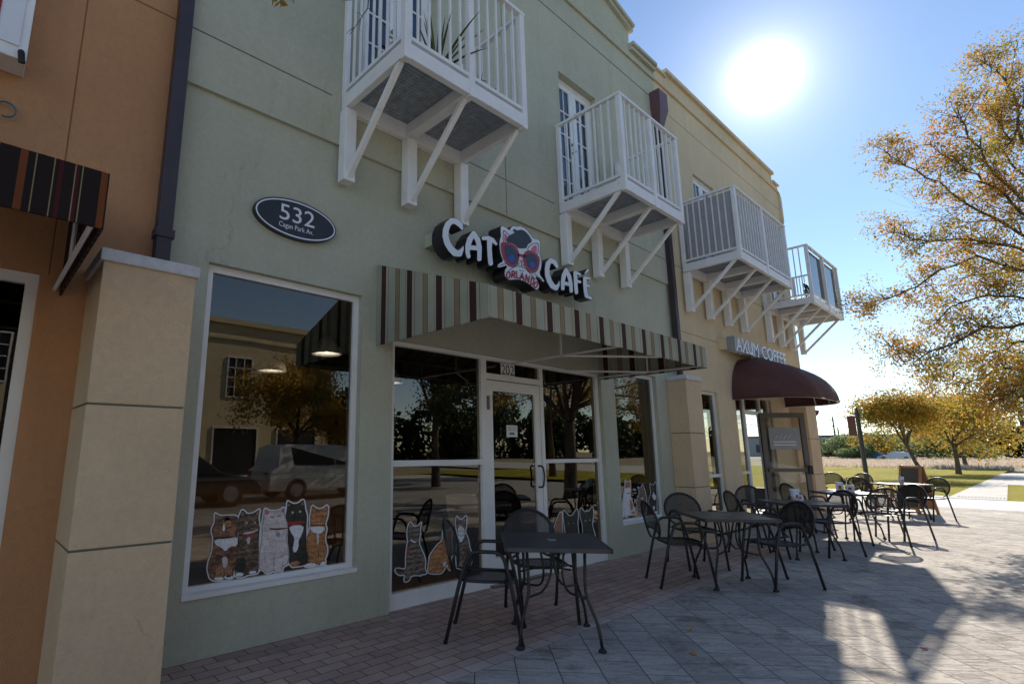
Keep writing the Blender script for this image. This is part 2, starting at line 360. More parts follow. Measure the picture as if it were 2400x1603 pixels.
def sdf_add(mb, f, box, step, to3, y, mat, depth=0, side=None):
    x0, x1, y0, y1 = box
    xs = np.arange(x0, x1+step, step); ys = np.arange(y0, y1+step, step)
    G = f(*np.meshgrid(xs, ys)); I = G < 0
    vs = []; fs = []; cache = {}
    def vert(u, v):
        k = (round(u, 3), round(v, 3))
        if k not in cache: cache[k] = len(vs); vs.append(to3(u, v, y))
        return cache[k]
    segs = []
    for j in range(len(ys)-1):
        i = 0
        while i < len(xs)-1:
            c = (I[j, i], I[j, i+1], I[j+1, i+1], I[j+1, i])
            if not any(c): i += 1; continue
            if all(c):
                k = i
                while k+1 < len(xs)-1 and I[j, k+2] and I[j+1, k+2]: k += 1
                fs.append((vert(xs[i], ys[j]), vert(xs[i], ys[j+1]), vert(xs[k+1], ys[j+1]), vert(xs[k+1], ys[j]))); i = k+1; continue
            q = [(xs[i], ys[j], G[j, i]), (xs[i+1], ys[j], G[j, i+1]), (xs[i+1], ys[j+1], G[j+1, i+1]), (xs[i], ys[j+1], G[j+1, i])]
            poly = []; cut = []
            for k in range(4):
                a, b = q[k], q[(k+1) % 4]
                if a[2] < 0: poly.append(vert(a[0], a[1]))
                if (a[2] < 0) != (b[2] < 0):
                    t = min(max(a[2]/(a[2]-b[2]), .02), .98); w = vert(a[0]+(b[0]-a[0])*t, a[1]+(b[1]-a[1])*t); poly.append(w); cut.append(w)
            if len(set(poly)) >= 3: fs.append(tuple(reversed(poly)))
            if len(cut) == 2: segs.append(tuple(cut))
            i += 1
    mb.add(vs, fs, mat)
    if depth:
        sv = []; sf = []
        for a, b in segs:
            k = len(sv); A, B = Vector(vs[a]), Vector(vs[b]); D = Vector((0, depth, 0)); sv += [A, B, B+D, A+D]; sf.append((k, k+1, k+2, k+3))
        mb.add(sv, sf, side or mat)
def zoom_map(ox, oy, s):
    return lambda u, v, y: P(ox+u/s, oy+v/s, y)

# ================================================================== GROUND
def ground_poly(name, pts, z, mat, kind='structure', label=None):
    mb = MB(); mb.add([(x, y, z) for x, y in pts], [tuple(range(len(pts)))], mat)
    o = mb.build(name); tag(o, kind=kind); return o
def grass_mat():
    m, nt, b = new_mat('lawn', .9, 0, .1)
    tc = N(nt, 'ShaderNodeTexCoord'); mp = N(nt, 'ShaderNodeMapping'); mp.inputs['Scale'].default_value = (.12, .5, 1); nt.links.new(tc.outputs['Object'], mp.inputs[0])
    n = N(nt, 'ShaderNodeTexNoise', inp={'Scale': 1.0, 'Detail': 9, 'Roughness': .7}); nt.links.new(mp.outputs[0], n.inputs['Vector'])
    r = ramp(nt, n.outputs['Fac'], [(.3, (.20, .24, .015)), (.5, (.40, .34, .02)), (.7, (.50, .36, .05))])
    n2 = N(nt, 'ShaderNodeTexNoise', inp={'Scale': 30, 'Detail': 4}); nt.links.new(tc.outputs['Object'], n2.inputs['Vector'])
    r2 = ramp(nt, n2.outputs['Fac'], [(.3, (.55, .55, .55)), (.7, (1.0, 1.0, 1.0))])
    mx = N(nt, 'ShaderNodeMixRGB', blend_type='MULTIPLY'); mx.inputs[0].default_value = 1; nt.links.new(r.outputs[0], mx.inputs[1]); nt.links.new(r2.outputs[0], mx.inputs[2])
    nt.links.new(mx.outputs[0], b.inputs['Base Color'])
    bp = N(nt, 'ShaderNodeBump', inp={'Strength': .8, 'Distance': .08}); nt.links.new(n2.outputs['Fac'], bp.inputs['Height']); nt.links.new(bp.outputs[0], b.inputs['Normal'])
    return m
M['lawn'] = grass_mat()
M['concrete'] = noise_mat('concrete', (.40, .37, .34), (.52, .49, .45), 2.5, .85, .3, 60)
M['white_conc'] = noise_mat('pale_concrete', (.50, .48, .46), (.62, .60, .57), 2.5, .85, .3, 60)
M['asphalt'] = noise_mat('asphalt', (.25, .24, .225), (.33, .315, .29), 4, .9, .4, 120)

def stone_mat():
    """large stamped stone pavers laid at 45 degrees, slate relief"""
    m, nt, b = new_mat('slate_pavers', .85, 0, .2)
    tc = N(nt, 'ShaderNodeTexCoord'); mp = N(nt, 'ShaderNodeMapping'); mp.inputs['Rotation'].default_value = (0, 0, math.radians(-45)); nt.links.new(tc.outputs['Object'], mp.inputs[0])
    br = N(nt, 'ShaderNodeTexBrick', inp={'Scale': 1.0, 'Mortar Size': .0042, 'Mortar Smooth': .3, 'Brick Width': .42, 'Row Height': .27, 'Color1': (0, 0, 0, 1), 'Color2': (1, 1, 1, 1), 'Mortar': (.5, .5, .5, 1)})
    br.offset = .5; nt.links.new(mp.outputs[0], br.inputs['Vector'])
    # wavy slate clefts, direction shifted per paver
    ns = N(nt, 'ShaderNodeTexNoise', inp={'Scale': 2.1, 'Detail': 3}); nt.links.new(tc.outputs['Object'], ns.inputs['Vector'])
    mul = N(nt, 'ShaderNodeVectorMath', operation='SCALE'); mul.inputs['Scale'].default_value = 6; nt.links.new(br.outputs['Color'], mul.inputs[0])
    ad = N(nt, 'ShaderNodeVectorMath', operation='ADD'); nt.links.new(mp.outputs[0], ad.inputs[0]); nt.links.new(mul.outputs[0], ad.inputs[1])
    mp2 = N(nt, 'ShaderNodeMapping'); mp2.inputs['Scale'].default_value = (5.5, 1.5, 1); mp2.inputs['Rotation'].default_value = (0, 0, .35); nt.links.new(ad.outputs[0], mp2.inputs[0])
    n = N(nt, 'ShaderNodeTexNoise', inp={'Scale': 2.4, 'Detail': 7, 'Roughness': .6, 'Distortion': .7}); nt.links.new(mp2.outputs[0], n.inputs['Vector'])
    rg = ramp(nt, n.outputs['Fac'], [(.40, (0, 0, 0)), (.47, (.8, .8, .8)), (.53, (.85, .85, .85)), (.60, (1, 1, 1))])
    c = ramp(nt, br.outputs['Color'], [(0, (.44, .39, .35)), (1, (.56, .505, .455))])
    cc = ramp(nt, n.outputs['Fac'], [(.38, (.86, .86, .86)), (.46, (.98, .98, .98)), (.485, (.5, .5, .5)), (.50, (.98, .98, .98)), (.56, (1.04, 1.04, 1.04)), (.585, (.66, .66, .66)), (.60, (1.05, 1.05, 1.05)), (.8, (1.12, 1.12, 1.12))])
    mx = N(nt, 'ShaderNodeMixRGB', blend_type='MULTIPLY'); mx.inputs[0].default_value = .8; nt.links.new(c.outputs[0], mx.inputs[1]); nt.links.new(cc.outputs[0], mx.inputs[2])
    st = N(nt, 'ShaderNodeTexNoise', inp={'Scale': .7, 'Detail': 6}); nt.links.new(tc.outputs['Object'], st.inputs['Vector'])
    stc = ramp(nt, st.outputs['Fac'], [(.3, (.85, .85, .86)), (.7, (1.08, 1.06, 1.04))])
    mx3 = N(nt, 'ShaderNodeMixRGB', blend_type='MULTIPLY'); mx3.inputs[0].default_value = 1; nt.links.new(mx.outputs[0], mx3.inputs[1]); nt.links.new(stc.outputs[0], mx3.inputs[2])
    sp_ = N(nt, 'ShaderNodeTexNoise', inp={'Scale': 2.6, 'Detail': 9, 'Roughness': .7}); nt.links.new(tc.outputs['Object'], sp_.inputs['Vector'])
    spr = ramp(nt, sp_.outputs['Fac'], [(.36, (.62, .6, .57)), (.46, (1, 1, 1))])
    gm = N(nt, 'ShaderNodeTexVoronoi', inp={'Scale': 3.2}); nt.links.new(tc.outputs['Object'], gm.inputs['Vector']); gmr = ramp(nt, gm.outputs['Distance'], [(.035, (.45, .43, .42)), (.05, (1, 1, 1))])
    ms1 = N(nt, 'ShaderNodeMixRGB', blend_type='MULTIPLY'); ms1.inputs[0].default_value = 1; nt.links.new(mx3.outputs[0], ms1.inputs[1]); nt.links.new(spr.outputs[0], ms1.inputs[2])
    ms2 = N(nt, 'ShaderNodeMixRGB', blend_type='MULTIPLY'); ms2.inputs[0].default_value = 1; nt.links.new(ms1.outputs[0], ms2.inputs[1]); nt.links.new(gmr.outputs[0], ms2.inputs[2]); mx3 = ms2
    mx2 = N(nt, 'ShaderNodeMixRGB'); nt.links.new(br.outputs['Fac'], mx2.inputs[0]); nt.links.new(mx3.outputs[0], mx2.inputs[1]); mx2.inputs[2].default_value = (.15, .14, .13, 1)
    nt.links.new(mx2.outputs[0], b.inputs['Base Color'])
    inv = N(nt, 'ShaderNodeMath', operation='MULTIPLY_ADD'); inv.inputs[1].default_value = -1.2; nt.links.new(br.outputs['Fac'], inv.inputs[0]); nt.links.new(rg.outputs[0], inv.inputs[2])
    bp = N(nt, 'ShaderNodeBump', inp={'Strength': .8, 'Distance': .010}); nt.links.new(inv.outputs[0], bp.inputs['Height']); nt.links.new(bp.outputs[0], b.inputs['Normal'])
    return m
def brick_mat(name, ca, cb, w, h, rot, mort=(.09, .07, .06)):
    m, nt, b = new_mat(name, .75, 0, .3)
    tc = N(nt, 'ShaderNodeTexCoord'); mp = N(nt, 'ShaderNodeMapping'); mp.inputs['Rotation'].default_value = (0, 0, rot); nt.links.new(tc.outputs['Object'], mp.inputs[0])
    br = N(nt, 'ShaderNodeTexBrick', inp={'Scale': 1.0, 'Mortar Size': .004, 'Mortar Smooth': .4, 'Brick Width': w, 'Row Height': h, 'Color1': (*ca, 1), 'Color2': (*cb, 1), 'Mortar': (*mort, 1)})
    nt.links.new(mp.outputs[0], br.inputs['Vector'])
    n = N(nt, 'ShaderNodeTexNoise', inp={'Scale': 2.2, 'Detail': 8, 'Roughness': .7}); nt.links.new(tc.outputs['Object'], n.inputs['Vector'])
    r = ramp(nt, n.outputs['Fac'], [(.3, (.72, .72, .75)), (.7, (1.12, 1.08, 1.05))])
    mx = N(nt, 'ShaderNodeMixRGB', blend_type='MULTIPLY'); mx.inputs[0].default_value = 1; nt.links.new(br.outputs['Color'], mx.inputs[1]); nt.links.new(r.outputs[0], mx.inputs[2])
    nt.links.new(mx.outputs[0], b.inputs['Base Color'])
    n2 = N(nt, 'ShaderNodeTexNoise', inp={'Scale': 60, 'Detail': 4}); nt.links.new(tc.outputs['Object'], n2.inputs['Vector'])
    sb = N(nt, 'ShaderNodeMath', operation='MULTIPLY_ADD'); sb.inputs[1].default_value = -1.6; nt.links.new(br.outputs['Fac'], sb.inputs[0]); nt.links.new(n2.outputs['Fac'], sb.inputs[2])
    bp = N(nt, 'ShaderNodeBump', inp={'Strength': .6, 'Distance': .007}); nt.links.new(sb.outputs[0], bp.inputs['Height']); nt.links.new(bp.outputs[0], b.inputs['Normal'])
    return m
M['stone'] = stone_mat()
M['brick'] = brick_mat('brick_pavers', (.46, .31, .25), (.60, .43, .35), .21, .105, 0)
M['edge'] = brick_mat('pale_edge_pavers', (.55, .43, .38), (.62, .50, .45), .21, .11, 0)
M['dry'] = noise_mat('dry_field', (.20, .17, .09), (.34, .28, .17), .08, .95, .4, 6, 8, mid=(.25, .21, .10))
ground_poly('ground', [(-900, -900), (1500, -900), (1500, 900), (-900, 900)], -.13, M['dry'])
ground_poly('pavement', [(-30, -1.35), (19.0, -1.35), (19.0, 16), (15.9, 16), (15.9, 3.9), (9.0, 3.9), (9.0, 2.64), (-30, 2.64)], 0, M['stone'])
ground_poly('brick_pavement', [(-30, 2.75), (9.0, 2.75), (9.0, 4.6), (-30, 4.6)], .0, M['brick'])
ground_poly('edge_course', [(-30, 2.64), (9.0, 2.64), (9.0, 2.75), (-30, 2.75)], .0, M['edge'])
kb = MB(); kb.box(-30, 19.0, -1.5, -1.35, -.13, .004, M['concrete']); tag(kb.build('kerb'), kind='structure')
ground_poly('road', [(-60, -15.5), (24.5, -15.5), (24.5, -1.5), (-60, -1.5)], -.12, M['asphalt'])
cb = MB(); cb.box(19.0, 22.6, -1.35, 30, -.12, .0, M['white_conc']); cb.box(22.6, 23.3, 2.45, 30, -.12, .02, M['white_conc']); tag(cb.build('concrete_band'), kind='structure')
gp = MB(); gp.add([(x, y, .01) for x, y in [(22.6, 2.45), (22.6, 1.2), (33.1, 1.65), (33.6, -40), (50.8, -40), (50.6, 1.9), (49.9, 2.62)]], [tuple(range(7))], M['concrete']); tag(gp.build('path'), kind='structure')
tm = MB()
for i in range(14):
    for j in range(4): tm.lathe([(.018, 0), (.012, .008), (0, .009)], (23.3+.12*j, 1.3+.075*i, .011), M['grey'], 6)
tag(tm.build('tactile_paving'), kind='structure')
lw = MB()
lw.add([(x, y, .0) for x, y in [(23.3, 2.46), (49.9, 2.64), (60, 2.7), (60, 40), (23.3, 40)]], [(0, 1, 2, 3, 4)], M['lawn'])
lw.add([(x, y, .0) for x, y in [(22.6, 1.19), (22.6, -20), (33.4, -20), (33.0, 1.64)]], [(3, 2, 1, 0)], M['lawn'])
tag(lw.build('lawn'), kind='structure')
ground_poly('far_road', [(139, -200), (146, -200), (146, 200), (139, 200)], -.10, M['white_conc'])
ground_poly('opposite_pavement', [(-60, -19), (24, -19), (24, -15.5), (-60, -15.5)], -.11, M['concrete'])

# ================================================================== BUILDINGS
def facade(mb, x0, x1, z0, z1, holes, y, t, mat):
    """front skin with rectangular openings and their reveals; t = wall thickness"""
    xs = sorted({x0, x1, *[h[0] for h in holes], *[h[1] for h in holes]}); zs = sorted({z0, z1, *[h[2] for h in holes], *[h[3] for h in holes]})
    for i in range(len(xs)-1):
        for j in range(len(zs)-1):
            cx, cz = (xs[i]+xs[i+1])/2, (zs[j]+zs[j+1])/2
            if any(h[0] < cx < h[1] and h[2] < cz < h[3] for h in holes): continue
            for yy, fl in ((y, 0), (y+t, 1)):
                q = [(xs[i], yy, zs[j]), (xs[i+1], yy, zs[j]), (xs[i+1], yy, zs[j+1]), (xs[i], yy, zs[j+1])]
                mb.add(q if not fl else q[::-1], [(0, 1, 2, 3)], mat)
    for a, b, c, d in holes:
        mb.quad((a, y, c), (a, y+t, c), (a, y+t, d), (a, y, d), mat); mb.quad((b, y+t, c), (b, y, c), (b, y, d), (b, y+t, d), mat)
        mb.quad((a, y, d), (a, y+t, d), (b, y+t, d), (b, y, d), mat)
        if c > z0+.001: mb.quad((a, y+t, c), (a, y, c), (b, y, c), (b, y+t, c), mat)
def frame_rect(mb, x0, x1, z0, z1, y, w, d, mat, sides='lrtb'):
    if 'b' in sides: mb.box(x0, x1, y, y+d, z0, z0+w, mat)
    if 't' in sides: mb.box(x0, x1, y, y+d, z1-w, z1, mat)
    za = z0+(w if 'b' in sides else 0); zb = z1-(w if 't' in sides else 0)
    if 'l' in sides: mb.box(x0, x0+w, y, y+d, za, zb, mat)
    if 'r' in sides: mb.box(x1-w, x1, y, y+d, za, zb, mat)
def pane(x0, x1, z0, z1, y, parent, mat=None, name='pane'):
    mb = MB(); mb.quad((x0, y, z0), (x1, y, z0), (x1, y, z1), (x0, y, z1), mat or M['glass']); return mb.build(name, parent)
T = .22
def groove(mb, x0, x1, z, y, mat, h=.012): mb.box(x0, x1, y-.0015, y+.004, z-h/2, z+h/2, mat)
M['line'] = paint('olive_joint_sealant', (.14, .145, .10), .9)  # dark olive colour of the green wall and pillar joints
M['liney'] = paint('yellow_joint_sealant', (.30, .22, .11), .9)
M['lineo'] = paint('orange_joint_sealant', (.25, .10, .035), .9)

# ---------------- green building
gb = tag(empty('shop_building', (5, 4, 0)), 'pale green stucco shop building with the striped awning, glass door and two balconies', 'building')
def G(o):                                  # geometry is in world coordinates: keep it there under an offset parent
    o.matrix_parent_inverse = Matrix.Translation(-Vector(o.parent.location)) if o.parent else Matrix(); return o
def GG(o): return o
W1 = (1.235, 2.615, .405, 2.785); SF = (2.968, 6.53, 0, 2.425); W3 = (6.87, 8.10, .41, 2.53); FD1 = (2.52, 3.50, 4.68, 6.75); FD2 = (5.84, 6.80, 4.68, 6.78)
GX0, GX1 = .87, 8.86
mb = MB(); facade(mb, GX0, GX1, 0, 4.165, [W1, SF, W3], 4.0, T, M['green'])
facade(mb, GX0, GX1, 4.165, 8.2, [FD1, FD2], 3.965, T, M['green'])
mb.quad((GX0, 3.965, 4.165), (GX0, 4.0, 4.165), (GX1, 4.0, 4.165), (GX1, 3.965, 4.165), M['green'])
groove(mb, GX0+.01, 2.2, 4.635, 3.965, M['line']); groove(mb, 3.9, 5.6, 4.635, 3.965, M['line']); groove(mb, 7.35, GX1-.05, 4.60, 3.965, M['line'])
mb.box(4.62, 4.63, 3.9635, 3.968, 4.17, 4.625, M['line']); mb.box(4.62, 4.63, 3.9635, 3.968, 4.645, 7.7, M['line'])
groove(mb, GX0+.01, GX1-.01, 7.72, 3.965, M['line'], .02)
mb.box(GX1-.2, GX1, 4.185, 12, 0, 8.2, M['green']); mb.box(GX0, GX0+.2, 4.185, 12, 0, 8.2, M['green']); mb.box(GX0, GX1, 12, 12.2, 0, 8.2, M['green'])
G(mb.build('wall', gb))
mb = MB(); mb.box(GX0+.2, GX1-.2, 4.23, 12, 7.7, 7.9, M['grey'])
cor = [(GX0, 8.2), (GX1, 8.2), (GX1, 8.42), (8.05, 8.42), (8.05, 8.80), (4.9, 9.55), (1.75, 8.80), (1.75, 8.42), (GX0, 8.42)]
mb.prism(cor, 3.97, 4.22, M['green'])
def cornice(a, b, y, mat):
    for k, (dz, pr, hh) in enumerate([(0, .10, .06), (-.07, .06, .07)]):
        mb.bar((a[0], y-pr/2+.1, a[1]+dz), (b[0], y-pr/2+.1, b[1]+dz), .2+pr, hh, mat, up=(0, 0, 1))
cornice((8.02, 8.42), (GX1+.02, 8.42), 3.97, M['green']); cornice((4.9, 9.57), (8.12, 8.80), 3.97, M['green']); cornice((1.68, 8.80), (4.9, 9.57), 3.97, M['green']); cornice((GX0, 8.42), (1.78, 8.42), 3.97, M['green'])
mb.box(GX0, GX1, 3.93, 3.97, 8.12, 8.2, M['green'])
G(mb.build('roof', gb))
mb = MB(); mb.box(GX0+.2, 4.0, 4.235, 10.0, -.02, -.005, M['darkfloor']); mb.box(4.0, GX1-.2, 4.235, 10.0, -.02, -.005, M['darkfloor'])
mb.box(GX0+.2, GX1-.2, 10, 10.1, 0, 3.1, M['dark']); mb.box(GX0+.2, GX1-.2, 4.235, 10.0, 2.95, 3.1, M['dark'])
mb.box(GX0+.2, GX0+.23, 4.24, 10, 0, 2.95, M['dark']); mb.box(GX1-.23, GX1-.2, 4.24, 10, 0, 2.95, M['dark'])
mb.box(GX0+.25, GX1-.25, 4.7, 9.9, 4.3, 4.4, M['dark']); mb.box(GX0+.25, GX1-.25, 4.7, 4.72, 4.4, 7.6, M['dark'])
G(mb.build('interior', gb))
# window 1
mb = MB(); frame_rect(mb, W1[0], W1[1], W1[2], W1[3], 4.06, .055, .05, M['alu']); mb.box(W1[0]-.005, W1[1]+.005, 3.985, 4.06, W1[2]-.012, W1[2]+.02, M['alu'])
w = G(mb.build('window', gb)); G2 = lambda o: o
pn = pane(W1[0]+.055, W1[1]-.055, W1[2]+.055, W1[3]-.055, 4.085, w)
# window 3
mb = MB(); frame_rect(mb, W3[0], W3[1], W3[2], W3[3], 4.06, .05, .05, M['alu']); mb.box(W3[0]-.005, W3[1]+.005, 3.985, 4.06, W3[2]-.012, W3[2]+.02, M['alu'])
w = G(mb.build('window', gb)); pane(W3[0]+.05, W3[1]-.05, W3[2]+.05, W3[3]-.05, 4.085, w)
# storefront
mb = MB(); A = M['alu']; ys, ye = 4.05, 4.12
mb.box(2.968, 3.03, ys, ye, .135, 2.385, A); mb.box(2.968, 4.215, ys, ye, 0.0, .135, A); mb.box(2.968, 6.53, ys, ye, 2.385, 2.425, A)
mb.box(3.03, 4.215, ys, ye, 1.24, 1.295, A); mb.box(4.215, 4.30, ys, ye, 0, 2.385, A)
mb.box(4.30, 5.245, ys, ye, 2.17, 2.235, A); mb.box(5.245, 5.305, ys, ye, 0, 2.385, A)
mb.box(5.305, 6.46, ys, ye, 1.24, 1.285, A); mb.box(5.305, 6.53, ys, ye, 0, .17, A); mb.box(6.46, 6.53, ys, ye, .17, 2.385, A)
w = G(mb.build('storefront_frame', gb))
pane(3.03, 4.215, 1.295, 2.385, 4.085, w); pane(3.03, 4.215, .135, 1.24, 4.085, w); pane(4.30, 5.245, 2.235, 2.385, 4.085, w)
pane(5.305, 6.46, 1.285, 2.385, 4.085, w); pane(5.305, 6.46, .17, 1.24, 4.085, w)
mb = MB(); frame_rect(mb, 4.308, 5.237, .01, 2.16, 4.058, .095, .045, A, 'lr'); mb.box(4.403, 5.142, 4.058, 4.103, 2.045, 2.16, A); mb.box(4.403, 5.142, 4.058, 4.103, .01, .28, A)
dr = G(mb.build('door', gb, bevel=.002)); dr['label'] = 'white framed glass entrance door'
pane(4.403, 5.142, .28, 2.045, 4.082, dr)
mb = MB(); mb.tube(rounded([(5.165, 4.055, 1.21), (5.165, 3.99, 1.21), (5.19, 3.985, 1.10), (5.165, 3.99, .97), (5.165, 4.055, .97)], .03), .011, M['bronze']); mb.build('handle', dr, smooth=True)
mb = MB(); mb.box(4.30, 4.325, 4.03, 4.05, 1.83, 1.98, M['doorbronze']); mb.build('hinge', dr)
mb = MB(); mb.box(4.30, 5.24, 3.99, 4.06, 0.004, .018, M['doorbronze']); G(mb.build('threshold', gb))
# upper french doors
def french(x0, x1, z0, z1, y, parent, name='french_door'):
    mb = MB(); W = M['white']; frame_rect(mb, x0, x1, z0, z1, y, .05, .06, W); xm = (x0+x1)/2
    for a, b in ((x0+.05, xm-.004), (xm+.004, x1-.05)): frame_rect(mb, a, b, z0+.05, z1-.05, y+.01, .085, .04, W)
    d = G(mb.build(name, parent)); 
    mb = MB()
    for a, b in ((x0+.135, xm-.089), (xm+.089, x1-.135)):
        for k in range(1, 5): z = z0+.135+(z1-z0-.27)*k/5; mb.box(a, b, y+.015, y+.045, z-.01, z+.01, W)
        m_ = (a+b)/2; mb.box(m_-.008, m_+.008, y+.018, y+.042, z0+.135, z1-.135, W)
    mb.build('muntin', d)
    mb = MB()
    for a, b in ((x0+.135, xm-.089), (xm+.089, x1-.135)): mb.quad((a, y+.03, z0+.135), (b, y+.03, z0+.135), (b, y+.03, z1-.135), (a, y+.03, z1-.135), M['upglass'])
    mb.build('pane', d)
    mb = MB(); mb.tube([(xm-.06, y+.01, z0+1.0), (xm-.06, y-.05, z0+1.0), (xm-.13, y-.05, z0+1.0)], .012, M['grey']); mb.tube([(xm-.06, y+.01, z0+1.13), (xm-.06, y-.02, z0+1.13)], .022, M['grey']); mb.build('handle', d, smooth=True)
    return d
french(*FD1, 4.06, gb); french(*FD2, 4.06, gb)

# ---------------- balconies (a part of their building)
def balcony(parent, x0, x1, nleg, nmid, screen=False, glass=False):
    W = M['white']; yo, yw = 3.0, 3.96; zf0, zf1 = 4.52, 4.66
    mb = MB()                                   # platform frame
    mb.box(x0, x1, yo, yo+.06, zf0, zf1, W); mb.box(x0, x0+.06, yo+.06, yw, zf0, zf1, W); mb.box(x1-.06, x1, yo+.06, yw, zf0, zf1, W)
    mb.box(x0+.06, x1-.06, yw-.07, yw, zf0-.02, zf1-.01, W)
    legx = [x0+.045+(x1-x0-.09)*k/(nleg-1) for k in range(nleg)]
    for lx in legx[1:-1]: mb.box(lx-.055, lx+.055, yo+.06, yw-.07, zf0+.005, zf1-.01, W)
    b = G(mb.build('balcony', parent, bevel=.004))
    mb = MB(); g = M['grate']; yy = yo+.07
    while yy < yw-.09: mb.box(x0+.065, x1-.065, yy, yy+.026, zf1-.008, zf1+.014, g); yy += .036
    xx = x0+.1
    while xx < x1-.08: mb.box(xx, xx+.006, yo+.07, yw-.08, zf1-.014, zf1-.009, g); xx += .10
    mb.build('deck_grating', b)
    for lx in legx:
        mb = MB(); mb.box(lx-.06, lx+.06, 3.85, yw, 3.78, zf0-.021, W); mb.build('wall_bracket', b, bevel=.006)
        mb = MB(); mb.bar((lx, 3.87, 3.82), (lx, yo+.10, zf0+.02), .045, .05, W, up=(1, 0, 0)); mb.build('brace', b, bevel=.004)
    px = [x0+.035+(x1-x0-.07)*k/(nmid+1) for k in range(nmid+2)]
    for k, q in enumerate(px): mb = MB(); mb.box(q-.033, q+.033, yo-.008, yo+.055, zf0-.015, 5.80, W); mb.build('post', b, bevel=.004)
    for q in (x0, x1): mb = MB(); s_ = q-.004 if q == x0 else q-.046; mb.box(s_, s_+.05, yw-.06, yw, zf1, 5.80, W); mb.build('post', b, bevel=.004)
    mb = MB(); mb.box(x0-.01, x1+.01, yo-.012, yo+.045, 5.80, 5.835, W); mb.box(x0-.01, x0+.045, yo+.045, yw, 5.80, 5.835, W); mb.box(x1-.045, x1+.01, yo+.045, yw, 5.80, 5.835, W)
    mb.build('handrail', b)
    for k in range(len(px)-1): mb = MB(); mb.box(px[k]+.033, px[k+1]-.033, yo+.006, yo+.04, 4.70, 4.735, W); mb.build('bottom_rail', b)
    for q in (x0+.004, x1-.038): mb = MB(); mb.box(q, q+.034, yo+.055, yw-.06, 4.70, 4.735, W); mb.build('bottom_rail', b)
    me = None
    def bal(x, y):
        nonlocal me
        if me is None:
            q = MB(); q.box(-.0095, .0095, -.0095, .0095, 4.735, 5.80, W); o = q.build('baluster', b); me = o.data
        else: o = bpy.data.objects.new('baluster', me); col.objects.link(o); o.parent = b
        o.location = (x, y, 0)
    for k in range(len(px)-1):
        n = 0 if glass else max(1, round((px[k+1]-px[k])/.125)-1)
        for i in range(n): bal(px[k]+(px[k+1]-px[k])*(i+1)/(n+1), yo+.023)
    for q in (x0+.021, x1-.021):
        for i in range(7): bal(q, yo+.06+(yw-.06-yo-.06)*(i+1)/8)
    if screen or glass:
        mt = M['deckshade'] if screen else M['plexi']
        mb = MB(); mb.box(x0+.055, x1-.06, yo+.055, yo+.059, 4.74, 5.77, mt)
        if screen: mb.box(x0+.050, x0+.054, yo+.07, yw-.1, 4.74, 5.77, mt)
        mb.build('privacy_screen', b)
    return b
balcony(gb, 2.30, 3.85, 3, 1); balcony(gb, 5.70, 7.28, 3, 1)

# ---------------- yellow building
yb = tag(empty('shop_building', (12, 4, 0)), 'yellow stucco coffee shop building with the burgundy dome awning at the far corner', 'building')
YX0, YX1 = 8.87, 15.75
W4 = (9.72, 10.42, .30, 2.44); DO = (11.25, 13.25, 0, 2.46)
mb = MB(); facade(mb, YX0, YX1, 0, 8.2, [W4, DO, (10.3, 11.3, 4.7, 6.8), (14.2, 15.2, 4.7, 6.8)], 4.0, T, M['yellow'])
for z in (3.42, 4.62, 7.7): groove(mb, YX0+.01, YX1-.02, z, 4.0, M['liney'], .012)
# end wall with openings (built in x) and back
for (ya, yb_, za, zb) in [(4.22, 5.0, 0, 8.2), (5.0, 11.0, 2.5, 8.2), (5.0, 11, 0, .4), (11, 12, 0, 8.2), (7.2, 7.5, .4, 2.5), (9.2, 9.5, .4, 2.5)]:
    mb.box(YX1-.22, YX1, ya, yb_, za, zb, M['yellow'])
mb.box(YX0, YX0+.2, 4.22, 12, 0, 8.2, M['yellow']); mb.box(YX0, YX1, 12, 12.2, 0, 8.2, M['yellow'])
G(mb.build('wall', yb))
mb = MB(); mb.prism([(YX0, 8.2), (15.75, 8.2), (15.62, 8.30), (15.25, 8.33), (15.25, 8.52), (9.35, 8.52), (9.35, 8.42), (YX0, 8.42)], 3.96, 4.2, M['yellow'])
mb.box(9.32, 15.28, 3.9, 4.24, 8.52, 8.6, M['yellow']); mb.box(15.252, 15.70, 3.92, 4.24, 8.331, 8.38, M['yellow']); mb.box(YX0, 9.349, 3.92, 4.24, 8.421, 8.47, M['yellow'])
mb.prism([(15.75, 8.2), (15.86, 8.05), (15.86, 7.4), (15.75, 7.25)], 3.95, 12.1, M['yellow'])
mb.box(15.55, 15.75, 4.2, 12.2, 8.2, 8.5, M['yellow']); mb.box(YX0+.2, YX1-.22, 4.22, 12, 7.7, 7.9, M['grey'])
G(mb.build('roof', yb))
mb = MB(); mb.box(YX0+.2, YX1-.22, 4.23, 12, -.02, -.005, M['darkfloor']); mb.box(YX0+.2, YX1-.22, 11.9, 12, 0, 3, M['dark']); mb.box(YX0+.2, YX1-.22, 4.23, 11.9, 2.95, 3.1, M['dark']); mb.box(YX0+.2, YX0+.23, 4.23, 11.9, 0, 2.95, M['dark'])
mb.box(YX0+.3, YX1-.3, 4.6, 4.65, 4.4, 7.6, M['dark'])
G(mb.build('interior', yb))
mb = MB(); frame_rect(mb, *W4, 4.05, .05, .06, M['alu']); mb.box(W4[0]+.05, W4[1]-.05, 4.05, 4.11, .93, .985, M['alu'])
w = G(mb.build('window', yb)); pane(W4[0]+.05, W4[1]-.05, .985, W4[3]-.05, 4.08, w); pane(W4[0]+.05, W4[1]-.05, W4[2]+.05, .93, 4.08, w)
mb = MB(); A = M['alu']
